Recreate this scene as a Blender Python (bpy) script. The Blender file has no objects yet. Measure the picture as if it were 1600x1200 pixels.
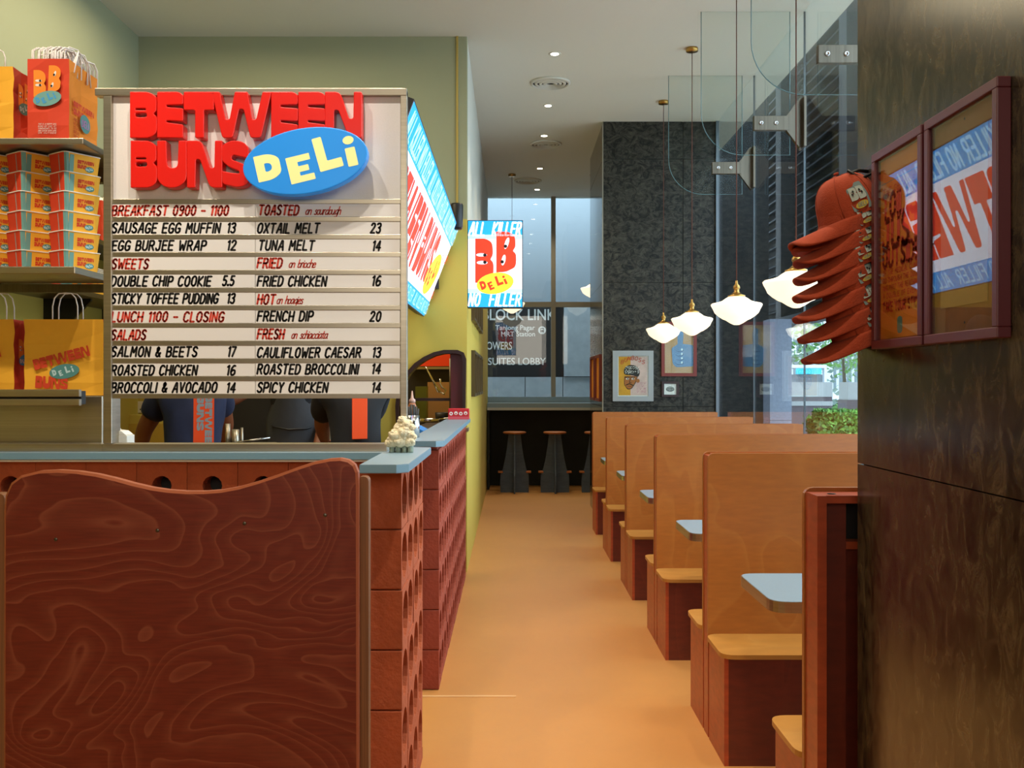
import bpy, bmesh, math, random
from mathutils import Matrix, Vector, Euler
random.seed(7)
SC = bpy.context.scene
COL = SC.collection
PI = math.pi
# ------------------------------------------------------------------ camera, world, light, exposure
H = 1.55; F = 1500.0
cd = bpy.data.cameras.new('camera'); cam = bpy.data.objects.new('camera', cd); COL.objects.link(cam)
cam.location = (0, 0, H); cam.rotation_euler = (PI/2, 0, 0)
cd.sensor_width = 36; cd.lens = 36*F/1600; cd.shift_y = -1/1600; cd.clip_start = .05; cd.clip_end = 300
SC.camera = cam
def wx(px, Y): return (px-800)*Y/F
def wz(py, Y): return H+(599-py)*Y/F
SC.view_settings.view_transform = 'Standard'; SC.view_settings.look = 'None'
SC.view_settings.gamma = 1; SC.view_settings.use_curve_mapping = False
SC.view_settings.exposure = 0.82
w = bpy.data.worlds.new('world'); SC.world = w; w.use_nodes = True
w.node_tree.nodes['Background'].inputs[0].default_value = (.72, .86, 1, 1)
w.node_tree.nodes['Background'].inputs[1].default_value = 3.0
def area(name, loc, rot, sx, sy, power, color=(1, 1, 1), spread=PI):
    l = bpy.data.lights.new(name, 'AREA'); l.shape = 'RECTANGLE'; l.size = sx; l.size_y = sy
    l.energy = power; l.color = color; l.spread = spread
    o = bpy.data.objects.new(name, l); COL.objects.link(o); o.location = loc; o.rotation_euler = rot; return o
def spot(name, loc, target, power, color, angle=60, blend=.6, r=.04):
    l = bpy.data.lights.new(name, 'SPOT'); l.energy = power; l.color = color
    l.spot_size = math.radians(angle); l.spot_blend = blend; l.shadow_soft_size = r
    o = bpy.data.objects.new(name, l); COL.objects.link(o); o.location = loc
    o.rotation_euler = (Vector(target)-Vector(loc)).to_track_quat('-Z', 'Y').to_euler(); return o
WARM = (1, .80, .55); COOL = (.80, .93, 1.0)
CEIL = 4.40
# added soft fill lamp behind the camera, brightens the surfaces facing it
area('fill_light', (0.2, -2.7, 3.0), (PI/2, 0, 0), 3.4, 1.6, 46, (1, .90, .76))
for nm_, lo_, ta_, pw_, an_ in (('downlight_front', (.37, 6.7, 4.36), (.37, 6.7, 0), 60, 90), ('downlight_front', (.37, 5.1, 4.36), (.37, 5.1, 0), 75, 90), ('downlight_front', (.37, 3.5, 4.36), (.3, 3.5, 0), 100, 85),
    ('downlight_front', (.5, 1.9, 4.36), (.4, 2.1, 0), 90, 85), ('board_spot', (-1.45, 2.35, 4.36), (-1.35, 3.68, 2.0), 75, 55), ('board_spot', (-.70, 2.35, 4.36), (-.75, 3.68, 2.0), 75, 55),
    ('shelf_spot', (-2.3, 2.4, 4.36), (-2.1, 3.8, 2.2), 60, 55), ('booth_spot', (1.5, 3.6, 4.36), (1.5, 3.8, 0), 40, 90)):
    spot(nm_, lo_, ta_, pw_, (1, .91, .80) if nm_ == 'board_spot' else (1, .86, .66), an_, .7, .035)
# kitchen strip lights behind the menu board
area('kitchen_light', (-1.9, 5.9, 4.3), (0, 0, 0), 1.6, 2.4, 38, (1, .84, .56))
area('prep_light', (-1.5, 9.0, 3.0), (0, 0, 0), 1.5, 1.0, 22, (1, .8, .5))
# the lobby beyond the far window
area('lobby_light', (1.0, 15.6, 5.2), (math.radians(25), 0, 0), 5, 1.2, 50, (.78, .9, 1))
# ------------------------------------------------------------------ materials
def hexc(h):
    h = h.lstrip('#'); v = [int(h[i:i+2], 16)/255 for i in (0, 2, 4)]
    return tuple((c/12.92 if c <= .04045 else ((c+.055)/1.055)**2.4) for c in v)+(1,)
MATS = {}
def mat(name, col, rough=.5, metal=0, emit=0, noise=None, bump=None, spec=.5, coat=0, stretch=None, sss=0, trans=0):
    if name in MATS: return MATS[name]
    m = bpy.data.materials.new(name); m.use_nodes = True; nt = m.node_tree; b = nt.nodes['Principled BSDF']
    c = hexc(col) if isinstance(col, str) else tuple(col)+(1,)
    b.inputs['Base Color'].default_value = c; b.inputs['Roughness'].default_value = rough
    b.inputs['Metallic'].default_value = metal; b.inputs['Specular IOR Level'].default_value = spec
    b.inputs['Coat Weight'].default_value = coat
    if emit:
        b.inputs['Emission Color'].default_value = c; b.inputs['Emission Strength'].default_value = emit
    tc = mp = None
    if noise or bump:
        tc = nt.nodes.new('ShaderNodeTexCoord'); mp = nt.nodes.new('ShaderNodeMapping')
        nt.links.new(tc.outputs['Object'], mp.inputs['Vector'])
        if stretch: mp.inputs['Scale'].default_value = stretch
    if noise:
        sc, am = noise[0], noise[1]
        n = nt.nodes.new('ShaderNodeTexNoise'); n.inputs['Scale'].default_value = sc; n.inputs['Detail'].default_value = 6
        n.inputs['Roughness'].default_value = .65
        nt.links.new(mp.outputs[0], n.inputs['Vector'])
        r = nt.nodes.new('ShaderNodeValToRGB'); r.color_ramp.elements[0].position = .3; r.color_ramp.elements[1].position = .7
        r.color_ramp.elements[0].color = tuple(max(0, x*(1-am)) for x in c[:3])+(1,)
        r.color_ramp.elements[1].color = tuple(min(1, x*(1+am)) for x in c[:3])+(1,)
        nt.links.new(n.outputs['Fac'], r.inputs[0]); nt.links.new(r.outputs[0], b.inputs['Base Color'])
    if bump:
        n2 = nt.nodes.new('ShaderNodeTexNoise'); n2.inputs['Scale'].default_value = bump[0]; n2.inputs['Detail'].default_value = 4
        nt.links.new(mp.outputs[0], n2.inputs['Vector'])
        bp = nt.nodes.new('ShaderNodeBump'); bp.inputs['Strength'].default_value = bump[1]; bp.inputs['Distance'].default_value = .01
        nt.links.new(n2.outputs['Fac'], bp.inputs['Height']); nt.links.new(bp.outputs[0], b.inputs['Normal'])
    MATS[name] = m; return m
def ply(name, base, line, rough=.4, scale=2.2, rings=9, stretch=(1, 1, 1), width=.06, coat=.15, mottle=.18, strength=.7):
    """stained plywood: contour line figure from a slow noise, plus fine fibre grain"""
    m = bpy.data.materials.new(name); m.use_nodes = True; nt = m.node_tree; b = nt.nodes['Principled BSDF']; N = nt.nodes.new; L = nt.links.new
    b.inputs['Roughness'].default_value = rough; b.inputs['Coat Weight'].default_value = coat; b.inputs['Coat Roughness'].default_value = .25
    tc = N('ShaderNodeTexCoord'); mp = N('ShaderNodeMapping'); mp.inputs['Scale'].default_value = stretch; L(tc.outputs['Object'], mp.inputs['Vector'])
    n = N('ShaderNodeTexNoise'); n.inputs['Scale'].default_value = scale; n.inputs['Detail'].default_value = 2.5; n.inputs['Roughness'].default_value = .45
    n.inputs['Distortion'].default_value = .6
    L(mp.outputs[0], n.inputs['Vector'])
    mu = N('ShaderNodeMath'); mu.operation = 'MULTIPLY'; mu.inputs[1].default_value = rings; L(n.outputs['Fac'], mu.inputs[0])
    fr = N('ShaderNodeMath'); fr.operation = 'FRACT'; L(mu.outputs[0], fr.inputs[0])
    r = N('ShaderNodeValToRGB'); e = r.color_ramp.elements
    e[0].position = 0; e[0].color = (0, 0, 0, 1); e[1].position = 1; e[1].color = (.0, .0, .0, 1)
    a = e.new(.5-width*1.6); a.color = (.12, .12, .12, 1); a = e.new(.5); a.color = (strength,)*3+(1,); a = e.new(.5+width*.5); a.color = (.0, .0, .0, 1)
    L(fr.outputs[0], r.inputs[0])
    g = N('ShaderNodeTexNoise'); g.inputs['Scale'].default_value = 14; g.inputs['Detail'].default_value = 6
    mp2 = N('ShaderNodeMapping'); mp2.inputs['Scale'].default_value = (1*stretch[0], 1, 9*stretch[2]); L(tc.outputs['Object'], mp2.inputs['Vector']); L(mp2.outputs[0], g.inputs['Vector'])
    c = hexc(base)
    r2 = N('ShaderNodeValToRGB'); r2.color_ramp.elements[0].position = .3; r2.color_ramp.elements[1].position = .75
    r2.color_ramp.elements[0].color = tuple(x*(1-mottle) for x in c[:3])+(1,); r2.color_ramp.elements[1].color = tuple(min(1, x*(1+mottle)) for x in c[:3])+(1,)
    L(g.outputs['Fac'], r2.inputs[0])
    mx = N('ShaderNodeMix'); mx.data_type = 'RGBA'; L(r.outputs[0], mx.inputs['Factor']); L(r2.outputs[0], mx.inputs['A']); mx.inputs['B'].default_value = hexc(line)
    L(mx.outputs['Result'], b.inputs['Base Color'])
    return m
def granite(name, dark, light, rough=.22, scale=9, stretch=(1, 1, .5), pos=(.42, .8), dist=1.2, spec=.5):
    m = bpy.data.materials.new(name); m.use_nodes = True; nt = m.node_tree; b = nt.nodes['Principled BSDF']; N = nt.nodes.new; L = nt.links.new
    b.inputs['Roughness'].default_value = rough; b.inputs['Specular IOR Level'].default_value = spec
    tc = N('ShaderNodeTexCoord'); mp = N('ShaderNodeMapping'); mp.inputs['Scale'].default_value = stretch; mp.inputs['Rotation'].default_value = (.3, .5, 0)
    L(tc.outputs['Object'], mp.inputs['Vector'])
    n = N('ShaderNodeTexNoise'); n.inputs['Scale'].default_value = scale; n.inputs['Detail'].default_value = 9; n.inputs['Roughness'].default_value = .78; n.inputs['Distortion'].default_value = dist
    L(mp.outputs[0], n.inputs['Vector'])
    r = N('ShaderNodeValToRGB'); r.color_ramp.elements[0].position = pos[0]; r.color_ramp.elements[1].position = pos[1]
    r.color_ramp.elements[0].color = hexc(dark); r.color_ramp.elements[1].color = hexc(light)
    L(n.outputs['Fac'], r.inputs[0]); L(r.outputs[0], b.inputs['Base Color'])
    return m
def thin_glass(name, tint=(.9, .96, .95), ior=1.5, rough=0.0):
    m = bpy.data.materials.new(name); m.use_nodes = True; nt = m.node_tree; N = nt.nodes.new; L = nt.links.new
    nt.nodes.remove(nt.nodes['Principled BSDF']); out = nt.nodes['Material Output']
    t = N('ShaderNodeBsdfTransparent'); t.inputs[0].default_value = tuple(tint)+(1,)
    g = N('ShaderNodeBsdfAnisotropic'); g.inputs['Roughness'].default_value = rough
    lw = N('ShaderNodeLayerWeight'); lw.inputs['Blend'].default_value = .5
    pw = N('ShaderNodeMath'); pw.operation = 'POWER'; pw.inputs[1].default_value = 5; L(lw.outputs['Facing'], pw.inputs[0])
    f0 = ((ior-1)/(ior+1))**2
    f = N('ShaderNodeMath'); f.operation = 'MULTIPLY_ADD'; f.inputs[1].default_value = 1-f0; f.inputs[2].default_value = f0; L(pw.outputs[0], f.inputs[0])
    mx = N('ShaderNodeMixShader'); L(f.outputs[0], mx.inputs[0]); L(t.outputs[0], mx.inputs[1]); L(g.outputs[0], mx.inputs[2]); L(mx.outputs[0], out.inputs['Surface'])
    return m
M = dict(
    floor=mat('terracotta_resin', '#c98d4c', .40, noise=(1.3, .05), bump=(160, .05)),
    ceil=mat('ceiling_paint', '#cfcfc2', .9),
    wally=mat('yellow_wall_paint', '#c4b04c', .8, bump=(60, .04)),
    wallu=mat('pale_green_upper_wall', '#969a7c', .85),  # grey-green tone of the walls above the yellow part
    white=mat('white_column_paint', '#c9c9bd', .8),
    steel=mat('brushed_steel', '#b3aa98', .34, 1, noise=(3, .12), stretch=(.3, 1, 30)),
    steeld=mat('dark_brushed_steel', '#6f685c', .42, 1, noise=(3, .2), stretch=(20, 1, .4)),
    chrome=mat('chrome', '#c8c8c8', .14, 1),
    brass=mat('brass', '#b08a4a', .28, 1),
    board=mat('white_board', '#dfdcd6', .45, noise=(180, .03)),
    slat=mat('menu_card', '#ece9e4', .4),
    ink=mat('black_ink', '#15130f', .5), inkr=mat('red_ink', '#d8402c', .5),
    red=mat('sign_red', '#e41a10', .3), redside=mat('print_red', '#d4421f', .6),
    blue=mat('oval_blue', '#1f8fe6', .35, emit=.12), cream=mat('oval_cream', '#f6f0a0', .5, emit=.12),
    lam=mat('blue_laminate', '#8199a6', .33, noise=(90, .04)), lamf=mat('blue_laminate_edge', '#7096a8', .4),
    grout=mat('dark_joint', '#2a1b12', .9),
    brick=mat('terracotta_block', '#a9532f', .85, noise=(7, .17), bump=(70, .35)),
    brickd=mat('terracotta_block_dark', '#9c4631', .85, noise=(7, .17), bump=(70, .3)),
    redply=ply('red_stained_plywood', '#7a2b18', '#ae6244', .45, 1.4, 34, (1, 1, 1.8), .09, .0, strength=.42),
    redwood=ply('red_stained_side', '#a84622', '#bd5f34', .42, 2.5, 6, (1, 1, .35), .08, .15, strength=.3),
    darkwood=ply('dark_stained_plywood', '#64220f', '#7a3018', .45, 2.5, 6, (1, 1, .35), .08, .1, strength=.3),
    tan=ply('honey_birch_plywood', '#a05c1c', '#b57430', .42, 1.6, 8, (1, 1, .6), .1, .15, mottle=.10, strength=.35),
    seat=ply('birch_seat_plywood', '#b57d36', '#c38f48', .4, 1.6, 8, (.6, 1, 1), .1, .15, mottle=.10, strength=.35),
    edge=mat('ply_edge', '#8b5a33', .6, noise=(6, .3), stretch=(60, 1, .4)),
    edger=mat('red_ply_edge', '#b2603c', .5),
    gran=granite('dark_green_granite', '#0a0b08', '#4c4a3e', .45, 10, (1, 1.3, 1.3), (.42, .68), 1.6, .25),
    granp=granite('polished_granite', '#14120c', '#63573f', .2, 12, (1.2, 1.6, .8), (.41, .72), .8, .45),
    side=granite('polished_side_stone', '#24231e', '#3d3a31', .10, 6, (1, 1, .6)),
    glass=thin_glass('clear_glass', (.93, .965, .965)), glassf=thin_glass('fin_glass', (.96, .985, .975), 1.12), glassp=thin_glass('picture_glass', (.95, .95, .95), 1.55),
    gedge=mat('glass_edge', '#5f8084', .2, noise=None),
    alu=mat('anodised_frame', '#8f8b7c', .5, .3), aluc=mat('silver_joint', '#687076', .4, .7),
    black=mat('black_plastic', '#0c0c0e', .45), dark=mat('dark_kitchen', '#1f1a14', .6), darkg=mat('dark_green_panel', '#23261c', .7, noise=(3, .2)),
    navyw=mat('navy_stained_wood', '#4a5866', .6, noise=(5, .2), stretch=(1, 1, 6)), stoolw=mat('stool_seat_wood', '#b0672c', .5),
    kyel=mat('bag_yellow', '#f2b02a', .75, noise=(5, .06)), kor=mat('bag_orange', '#ee8a1c', .75, noise=(5, .06)), kred=mat('bag_red', '#d23c17', .75, noise=(5, .06)),
    teal=mat('print_teal', '#4f8a86', .7), tealp=mat('tub_teal', '#6fa29a', .7), pale=mat('print_pale', '#b9d6d8', .7), pblue=mat('print_blue', '#3f9ad0', .7),
    wht=mat('white_paper', '#e8e2d6', .8), cord=mat('white_paper_cord', '#e9e0d8', .8),
    lw=mat('lit_white', '#eef0ff', .5, emit=.58), lb=mat('lit_blue', '#1797e2', .5, emit=.6), lr=mat('lit_red', '#ee3414', .5, emit=.52), ly=mat('lit_yellow', '#f8cf2e', .5, emit=.6),
    lbp=mat('lit_pale_blue', '#a8dcf6', .5, emit=.6), ld=mat('lit_black', '#05060a', .5),
    opal=mat('opal_glass', (1, .86, .62), .3, emit=.62), lampw=mat('lamp_lens', '#fff2dc', .4, emit=9),
    cap=mat('orange_felt', '#983818', .95, noise=(60, .08), bump=(300, .25)), capu=mat('cap_under', '#7c2611', .95), capg=mat('patch_grey', '#6f8280', .8), capy=mat('patch_yellow', '#b8a03c', .8),
    frame=mat('maroon_frame', '#5a2228', .4), cork=mat('brown_board', '#96693e', .8, noise=(14, .1)), card=mat('tan_card', '#a98c5e', .8), orange=mat('poster_orange', '#e08c14', .7, noise=(4, .06)),
    gframe=mat('grey_frame', '#8b9291', .6), rframe=mat('red_frame', '#6d2318', .5), dframe=mat('dark_frame', '#2a110c', .5),
    caul=mat('cauliflower', '#e8d9b4', .85, noise=(60, .12), bump=(200, .5)), caulg=mat('cauliflower_base', '#8c9a8a', .8),
    skin=mat('skin_brown', '#7c4526', .55), hair=mat('black_hair', '#0c0a09', .8), navy=mat('navy_cotton', '#151f3c', .9, bump=(12, .3)), blk=mat('black_cotton', '#14161a', .9), apron=mat('grey_apron', '#35363a', .9, bump=(10, .4)), orp=mat('orange_print', '#f0521c', .8), trs=mat('dark_trousers', '#1a1b20', .9),
    eye=mat('eye_white', '#e6e2da', .4), lip=mat('lips', '#7a3a2e', .6),
    extg=mat('blue_grey_panel', '#7b878e', .7), exts=mat('grey_stone_panel', '#8d979b', .7, noise=(6, .12)), extd=mat('lobby_dark_sign', '#15191b', .5), signw=mat('sign_letter', '#b4bab6', .6),
    louv=mat('louvre_metal', '#27323a', .5, .2), louvd=mat('louvre_back', '#10161b', .7), pil=mat('granite_pillar', '#8893a6', .6, noise=(25, .16)),
    pave=mat('pavement', '#b9bdc0', .8), leaf=mat('hedge_leaf', '#86c25c', .6), leafd=mat('hedge_leaf_dark', '#4f8038', .6), conc=mat('concrete_light', '#9da1a0', .8), concd=mat('concrete_dark', '#5d5357', .8), cyan=mat('cyan_sign', '#39b7d4', .6), trunk=mat('bark', '#3c3830', .9), bldw=mat('white_building', '#cfd6de', .7),
    socket=mat('white_plastic', '#ddd5c4', .4), green=mat('bottle_green', '#66701f', .5), sauce=mat('sauce_amber', '#a86a45', .3), bbox=mat('red_carton', '#c7202a', .5), bagb=mat('blue_bag', '#2a7ec8', .5), wood=mat('pale_board', '#a57c4c', .7),
)
# ------------------------------------------------------------------ mesh helpers
class MB:
    def __init__(s): s.v = []; s.f = []; s.m = []; s.sm = []
    def add(s, vs, fs, mi=0, mat4=None, smooth=False):
        o = len(s.v)
        for v in vs:
            v = Vector(v)
            s.v.append(tuple(mat4 @ v if mat4 else v))
        for f in fs: s.f.append(tuple(i+o for i in f)); s.m.append(mi); s.sm.append(smooth)
        return s
    def box(s, x0, x1, y0, y1, z0, z1, mi=0, mat4=None, bev=0):
        if bev > 0:
            bm = bmesh.new(); bmesh.ops.create_cube(bm, size=1)
            for v in bm.verts: v.co = Vector(((x0+x1)/2+v.co.x*(x1-x0), (y0+y1)/2+v.co.y*(y1-y0), (z0+z1)/2+v.co.z*(z1-z0)))
            bmesh.ops.bevel(bm, geom=bm.edges[:], offset=bev, segments=2, affect='EDGES', profile=.5)
            bm.verts.index_update(); s.add([v.co[:] for v in bm.verts], [[v.index for v in f.verts] for f in bm.faces], mi, mat4); bm.free(); return s
        vs = [(x, y, z) for z in (z0, z1) for y in (y0, y1) for x in (x0, x1)]
        return s.add(vs, [(0, 2, 3, 1), (4, 5, 7, 6), (0, 1, 5, 4), (2, 6, 7, 3), (0, 4, 6, 2), (1, 3, 7, 5)], mi, mat4)
    def prism(s, pts, a0, a1, axis='y', mi=0, mi_side=None, mat4=None):
        """pts 2D outline (ccw) extruded along axis; 'z': pts=(x,y); 'y': pts=(x,z); 'x': pts=(y,z)"""
        def P(p, a): return {'z': (p[0], p[1], a), 'y': (p[0], a, p[1]), 'x': (a, p[0], p[1])}[axis]
        n = len(pts); vs = [P(p, a0) for p in pts]+[P(p, a1) for p in pts]
        s.add(vs, [tuple(range(n-1, -1, -1)), tuple(range(n, 2*n))], mi, mat4)
        s.add(vs, [(i, (i+1) % n, n+(i+1) % n, n+i) for i in range(n)], mi if mi_side is None else mi_side, mat4); return s
    def lathe(s, prof, seg=24, mi=0, c=(0, 0, 0), mat4=None, axis='z'):
        vs = []; fs = []
        for r, z in prof:
            for k in range(seg):
                a = 2*PI*k/seg; x, y = r*math.cos(a), r*math.sin(a)
                p = (x, y, z) if axis == 'z' else ((x, z, y) if axis == 'y' else (z, x, y))
                vs.append((c[0]+p[0], c[1]+p[1], c[2]+p[2]))
        for i in range(len(prof)-1):
            for k in range(seg):
                a = i*seg+k; b = i*seg+(k+1) % seg; fs.append((a, b, b+seg, a+seg))
        if prof[0][0] > 1e-5: fs.append(tuple(range(seg-1, -1, -1)))
        if prof[-1][0] > 1e-5: fs.append(tuple((len(prof)-1)*seg+k for k in range(seg)))
        return s.add(vs, fs, mi, mat4, True)
    def cyl(s, c, r, h, seg=16, mi=0, axis='z'): return s.lathe([(r, 0), (r, h)], seg, mi, c, None, axis)
    def ell(s, c, r, seg=12, mi=0, mat4=None):
        n = seg//2; vs = []; fs = []
        for i in range(n+1):
            t = PI*i/n
            for k in range(seg):
                a = 2*PI*k/seg; vs.append((c[0]+r[0]*math.sin(t)*math.cos(a), c[1]+r[1]*math.sin(t)*math.sin(a), c[2]+r[2]*math.cos(t)))
        for i in range(n):
            for k in range(seg):
                a = i*seg+k; b = i*seg+(k+1) % seg; fs.append((a, a+seg, b+seg, b))
        return s.add(vs, fs, mi, mat4, True)
    def tube(s, pts, r, seg=8, mi=0):
        pts = [Vector(p) for p in pts]; vs = []; fs = []; up = None
        for i, p in enumerate(pts):
            d = (pts[min(i+1, len(pts)-1)]-pts[max(i-1, 0)]).normalized()
            if up is None: up = Vector((0, 0, 1)) if abs(d.z) < .9 else Vector((1, 0, 0))
            a = d.cross(up).normalized(); up = a.cross(d).normalized()
            rr = r[i] if isinstance(r, (list, tuple)) else r
            for k in range(seg):
                t = 2*PI*k/seg; vs.append(tuple(p+a*math.cos(t)*rr+up*math.sin(t)*rr))
        for i in range(len(pts)-1):
            for k in range(seg):
                a = i*seg+k; b = i*seg+(k+1) % seg; fs.append((a, b, b+seg, a+seg))
        fs.append(tuple(range(seg-1, -1, -1))); fs.append(tuple((len(pts)-1)*seg+k for k in range(seg)))
        return s.add(vs, fs, mi, None, True)
    def mesh(s, name, mats, fix=True):
        me = bpy.data.meshes.new(name); me.from_pydata(s.v, [], s.f)
        for m in (mats if isinstance(mats, (list, tuple)) else [mats]): me.materials.append(m)
        for p, mi, sm in zip(me.polygons, s.m, s.sm): p.material_index = mi; p.use_smooth = sm
        me.update(); 
        if fix:
            bm = bmesh.new(); bm.from_mesh(me); bmesh.ops.remove_doubles(bm, verts=bm.verts[:], dist=1e-5)
            bmesh.ops.recalc_face_normals(bm, faces=bm.faces[:]); bm.to_mesh(me); bm.free()
        return me
    def build(s, name, mats, parent=None, fix=True): return link(name, s.mesh(name, mats, fix), parent)
def link(name, me, parent=None, loc=None):
    o = bpy.data.objects.new(name, me); COL.objects.link(o)
    if parent: o.parent = parent
    if loc: o.location = loc
    return o
def tag(o, label=None, cat=None, group=None, kind=None):
    if label: o['label'] = label
    if cat: o['category'] = cat
    if group: o['group'] = group
    if kind: o['kind'] = kind
    return o
def thing(name, label, cat, loc=(0, 0, 0), rz=0, group=None):
    o = bpy.data.objects.new(name, None); COL.objects.link(o); o.empty_display_size = .1
    o.location = loc; o.rotation_euler = (0, 0, rz); return tag(o, label, cat, group)
def struct(o, label=None, cat=None): o['kind'] = 'structure'; return tag(o, label, cat) if label else o
def sroot(name, label, cat): o = thing(name, label, cat); o['kind'] = 'structure'; return o
def copy_tree(o, parent=None):
    c = o.copy(); COL.objects.link(c); c.parent = parent
    for ch in [x for x in KIDS.get(o.name, [])]: copy_tree(ch, c)
    return c
KIDS = {}
def register(o):
    for ch in bpy.data.objects:
        if ch.parent is not None: KIDS.setdefault(ch.parent.name, [])
    KIDS[o.name] = [c for c in bpy.data.objects if c.parent == o]
    for c in KIDS[o.name]: register(c)
ORD = ['first', 'second', 'third', 'fourth', 'fifth', 'sixth', 'seventh', 'eighth', 'ninth', 'tenth', 'eleventh', 'twelfth', 'thirteenth', 'fourteenth', 'fifteenth', 'sixteenth', 'seventeenth', 'eighteenth', 'nineteenth', 'twentieth']
# ---- 2D outlines
def rpoly(pts, r, n=4):
    out = []; N = len(pts)
    for i in range(N):
        p = pts[i]; rr = p[2] if len(p) > 2 else r
        P = Vector(p[:2]); A = Vector(pts[i-1][:2]); B = Vector(pts[(i+1) % N][:2])
        if rr <= 0: out.append((P.x, P.y)); continue
        da = (A-P); db = (B-P); rr = min(rr, da.length*.48, db.length*.48)
        a = P+da.normalized()*rr; b = P+db.normalized()*rr
        for k in range(n+1):
            t = k/n; q = a*(1-t)**2+P*2*t*(1-t)+b*t*t; out.append((q.x, q.y))
    return out
def ellipse(cx, cy, rx, ry, rot=0, n=28):
    c, s = math.cos(rot), math.sin(rot)
    return [(cx+rx*math.cos(t)*c-ry*math.sin(t)*s, cy+rx*math.cos(t)*s+ry*math.sin(t)*c) for t in (2*PI*k/n for k in range(n))]
def curve_fill(loops, extrude=0, bevel=0):
    """loops of 2D points, inner loops become holes; returns (verts, faces)"""
    cu = bpy.data.curves.new('tmp', 'CURVE'); cu.dimensions = '2D'; cu.fill_mode = 'BOTH'; cu.extrude = extrude
    cu.bevel_depth = bevel; cu.bevel_resolution = 2 if bevel else 0
    if bevel: cu.offset = -bevel
    for lp in loops:
        sp = cu.splines.new('POLY'); sp.points.add(len(lp)-1)
        for k, p in enumerate(lp): sp.points[k].co = (p[0], p[1], 0, 1)
        sp.use_cyclic_u = True
    o = bpy.data.objects.new('tmp', cu); COL.objects.link(o)
    dg = bpy.context.evaluated_depsgraph_get(); me = bpy.data.meshes.new_from_object(o.evaluated_get(dg))
    r = ([v.co[:] for v in me.vertices], [tuple(p.vertices) for p in me.polygons])
    bpy.data.objects.remove(o); bpy.data.curves.remove(cu); bpy.data.meshes.remove(me); return r
def text_fill(body, bold=0):
    cu = bpy.data.curves.new('tmp', 'FONT'); cu.body = body; cu.size = 1; cu.offset = bold; cu.resolution_u = 3
    o = bpy.data.objects.new('tmp', cu); COL.objects.link(o)
    dg = bpy.context.evaluated_depsgraph_get(); me = bpy.data.meshes.new_from_object(o.evaluated_get(dg))
    r = ([v.co[:2] for v in me.vertices], [tuple(p.vertices) for p in me.polygons])
    bpy.data.objects.remove(o); bpy.data.curves.remove(cu); bpy.data.meshes.remove(me); return r
# fat display alphabet: list of loops in a box of height 1, and width
FAT = {
 'B': ([rpoly([(0, 0, .02), (.42, 0, .2), (.58, .1, .15), (.58, .45, .12), (.5, .52, .03), (.57, .58, .1), (.57, .9, .15), (.4, 1, .2), (0, 1, .02)], .1), rpoly([(.12, .45), (.36, .45), (.36, .54), (.12, .54)], .04, 2), rpoly([(.12, .60), (.34, .60), (.34, .64), (.12, .64)], .02, 2)], .58),
 'E': ([rpoly([(0, 0, .01), (.56, 0, .04), (.56, .29, .04), (.2, .34, .02), (.2, .38, .02), (.56, .36, .04), (.56, .64, .04), (.2, .67, .02), (.2, .71, .02), (.56, .72, .04), (.56, .93, .1), (.46, 1, .1), (0, 1, .03)], .03, 3)], .58),
 'T': ([rpoly([(0, .6), (0, 1), (.64, 1), (.64, .6), (.43, .6), (.43, 0), (.24, 0), (.24, .6)], .03, 3)], .64),
 'W': ([rpoly([(0, 1), (.17, 1), (.29, .4, .08), (.37, .4, .08), (.48, 1), (.74, 1), (.84, .4, .08), (.92, .4, .08), (1.05, 1), (1.24, 1), (1.02, 0, .06), (.80, 0, .06), (.66, .62, .04), (.57, .62, .04), (.44, 0, .06), (.22, 0, .06)], .03, 3)], 1.24),
 'N': ([rpoly([(0, 0), (0, 1), (.3, 1, .1), (.48, .42, .08), (.57, .42, .08), (.58, 1), (.74, 1), (.74, 0), (.48, 0, .1), (.27, .6, .07), (.19, .6, .07), (.18, 0)], .03, 3)], .74),
 'U': ([rpoly([(0, 1), (.2, 1), (.22, .42, .1), (.44, .42, .1), (.46, 1), (.64, 1), (.64, .15, .25), (.45, 0, .2), (.18, 0, .2), (0, .15, .25)], .03, 4)], .64),
 'S': ([rpoly([(.02, .08, .08), (.4, 0, .2), (.62, .1, .2), (.62, .42, .15), (.45, .52, .05), (.22, .6, .05), (.25, .7, .06), (.42, .66, .04), (.6, .62, .02), (.6, .88, .15), (.42, 1, .2), (.18, 1, .2), (0, .88, .15), (0, .58, .12), (.15, .45, .08), (.38, .36, .04), (.4, .3, .04), (.2, .32, .04), (0, .36, .02)], .05, 4)], .63),
 'D': ([rpoly([(0, 0, .03), (.4, .0, .3), (.66, .2, .25), (.66, .8, .25), (.4, 1, .3), (0, 1, .03)], .05, 6), rpoly([(.24, .32), (.4, .36), (.44, .5), (.4, .64), (.24, .68)], .07, 3)], .66),
 'e': ([rpoly([(0, 0), (.62, 0), (.62, .24), (.27, .24), (.27, .38), (.52, .38), (.52, .6), (.27, .6), (.27, .76), (.6, .76), (.6, 1), (0, 1)], .02, 2)], .62),
 'L': ([rpoly([(0, 0), (.66, 0), (.66, .27), (.26, .27), (.26, 1), (0, 1)], .03, 2)], .66),
 'i': ([rpoly([(0, 0), (.27, 0), (.27, .62), (0, .62)], .03, 2), ellipse(.14, .87, .15, .14, 0, 14)], .28),
}
FC = {}
def fat(ch):
    if ch not in FC: FC[ch] = curve_fill(FAT[ch][0])
    return FC[ch]
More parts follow.
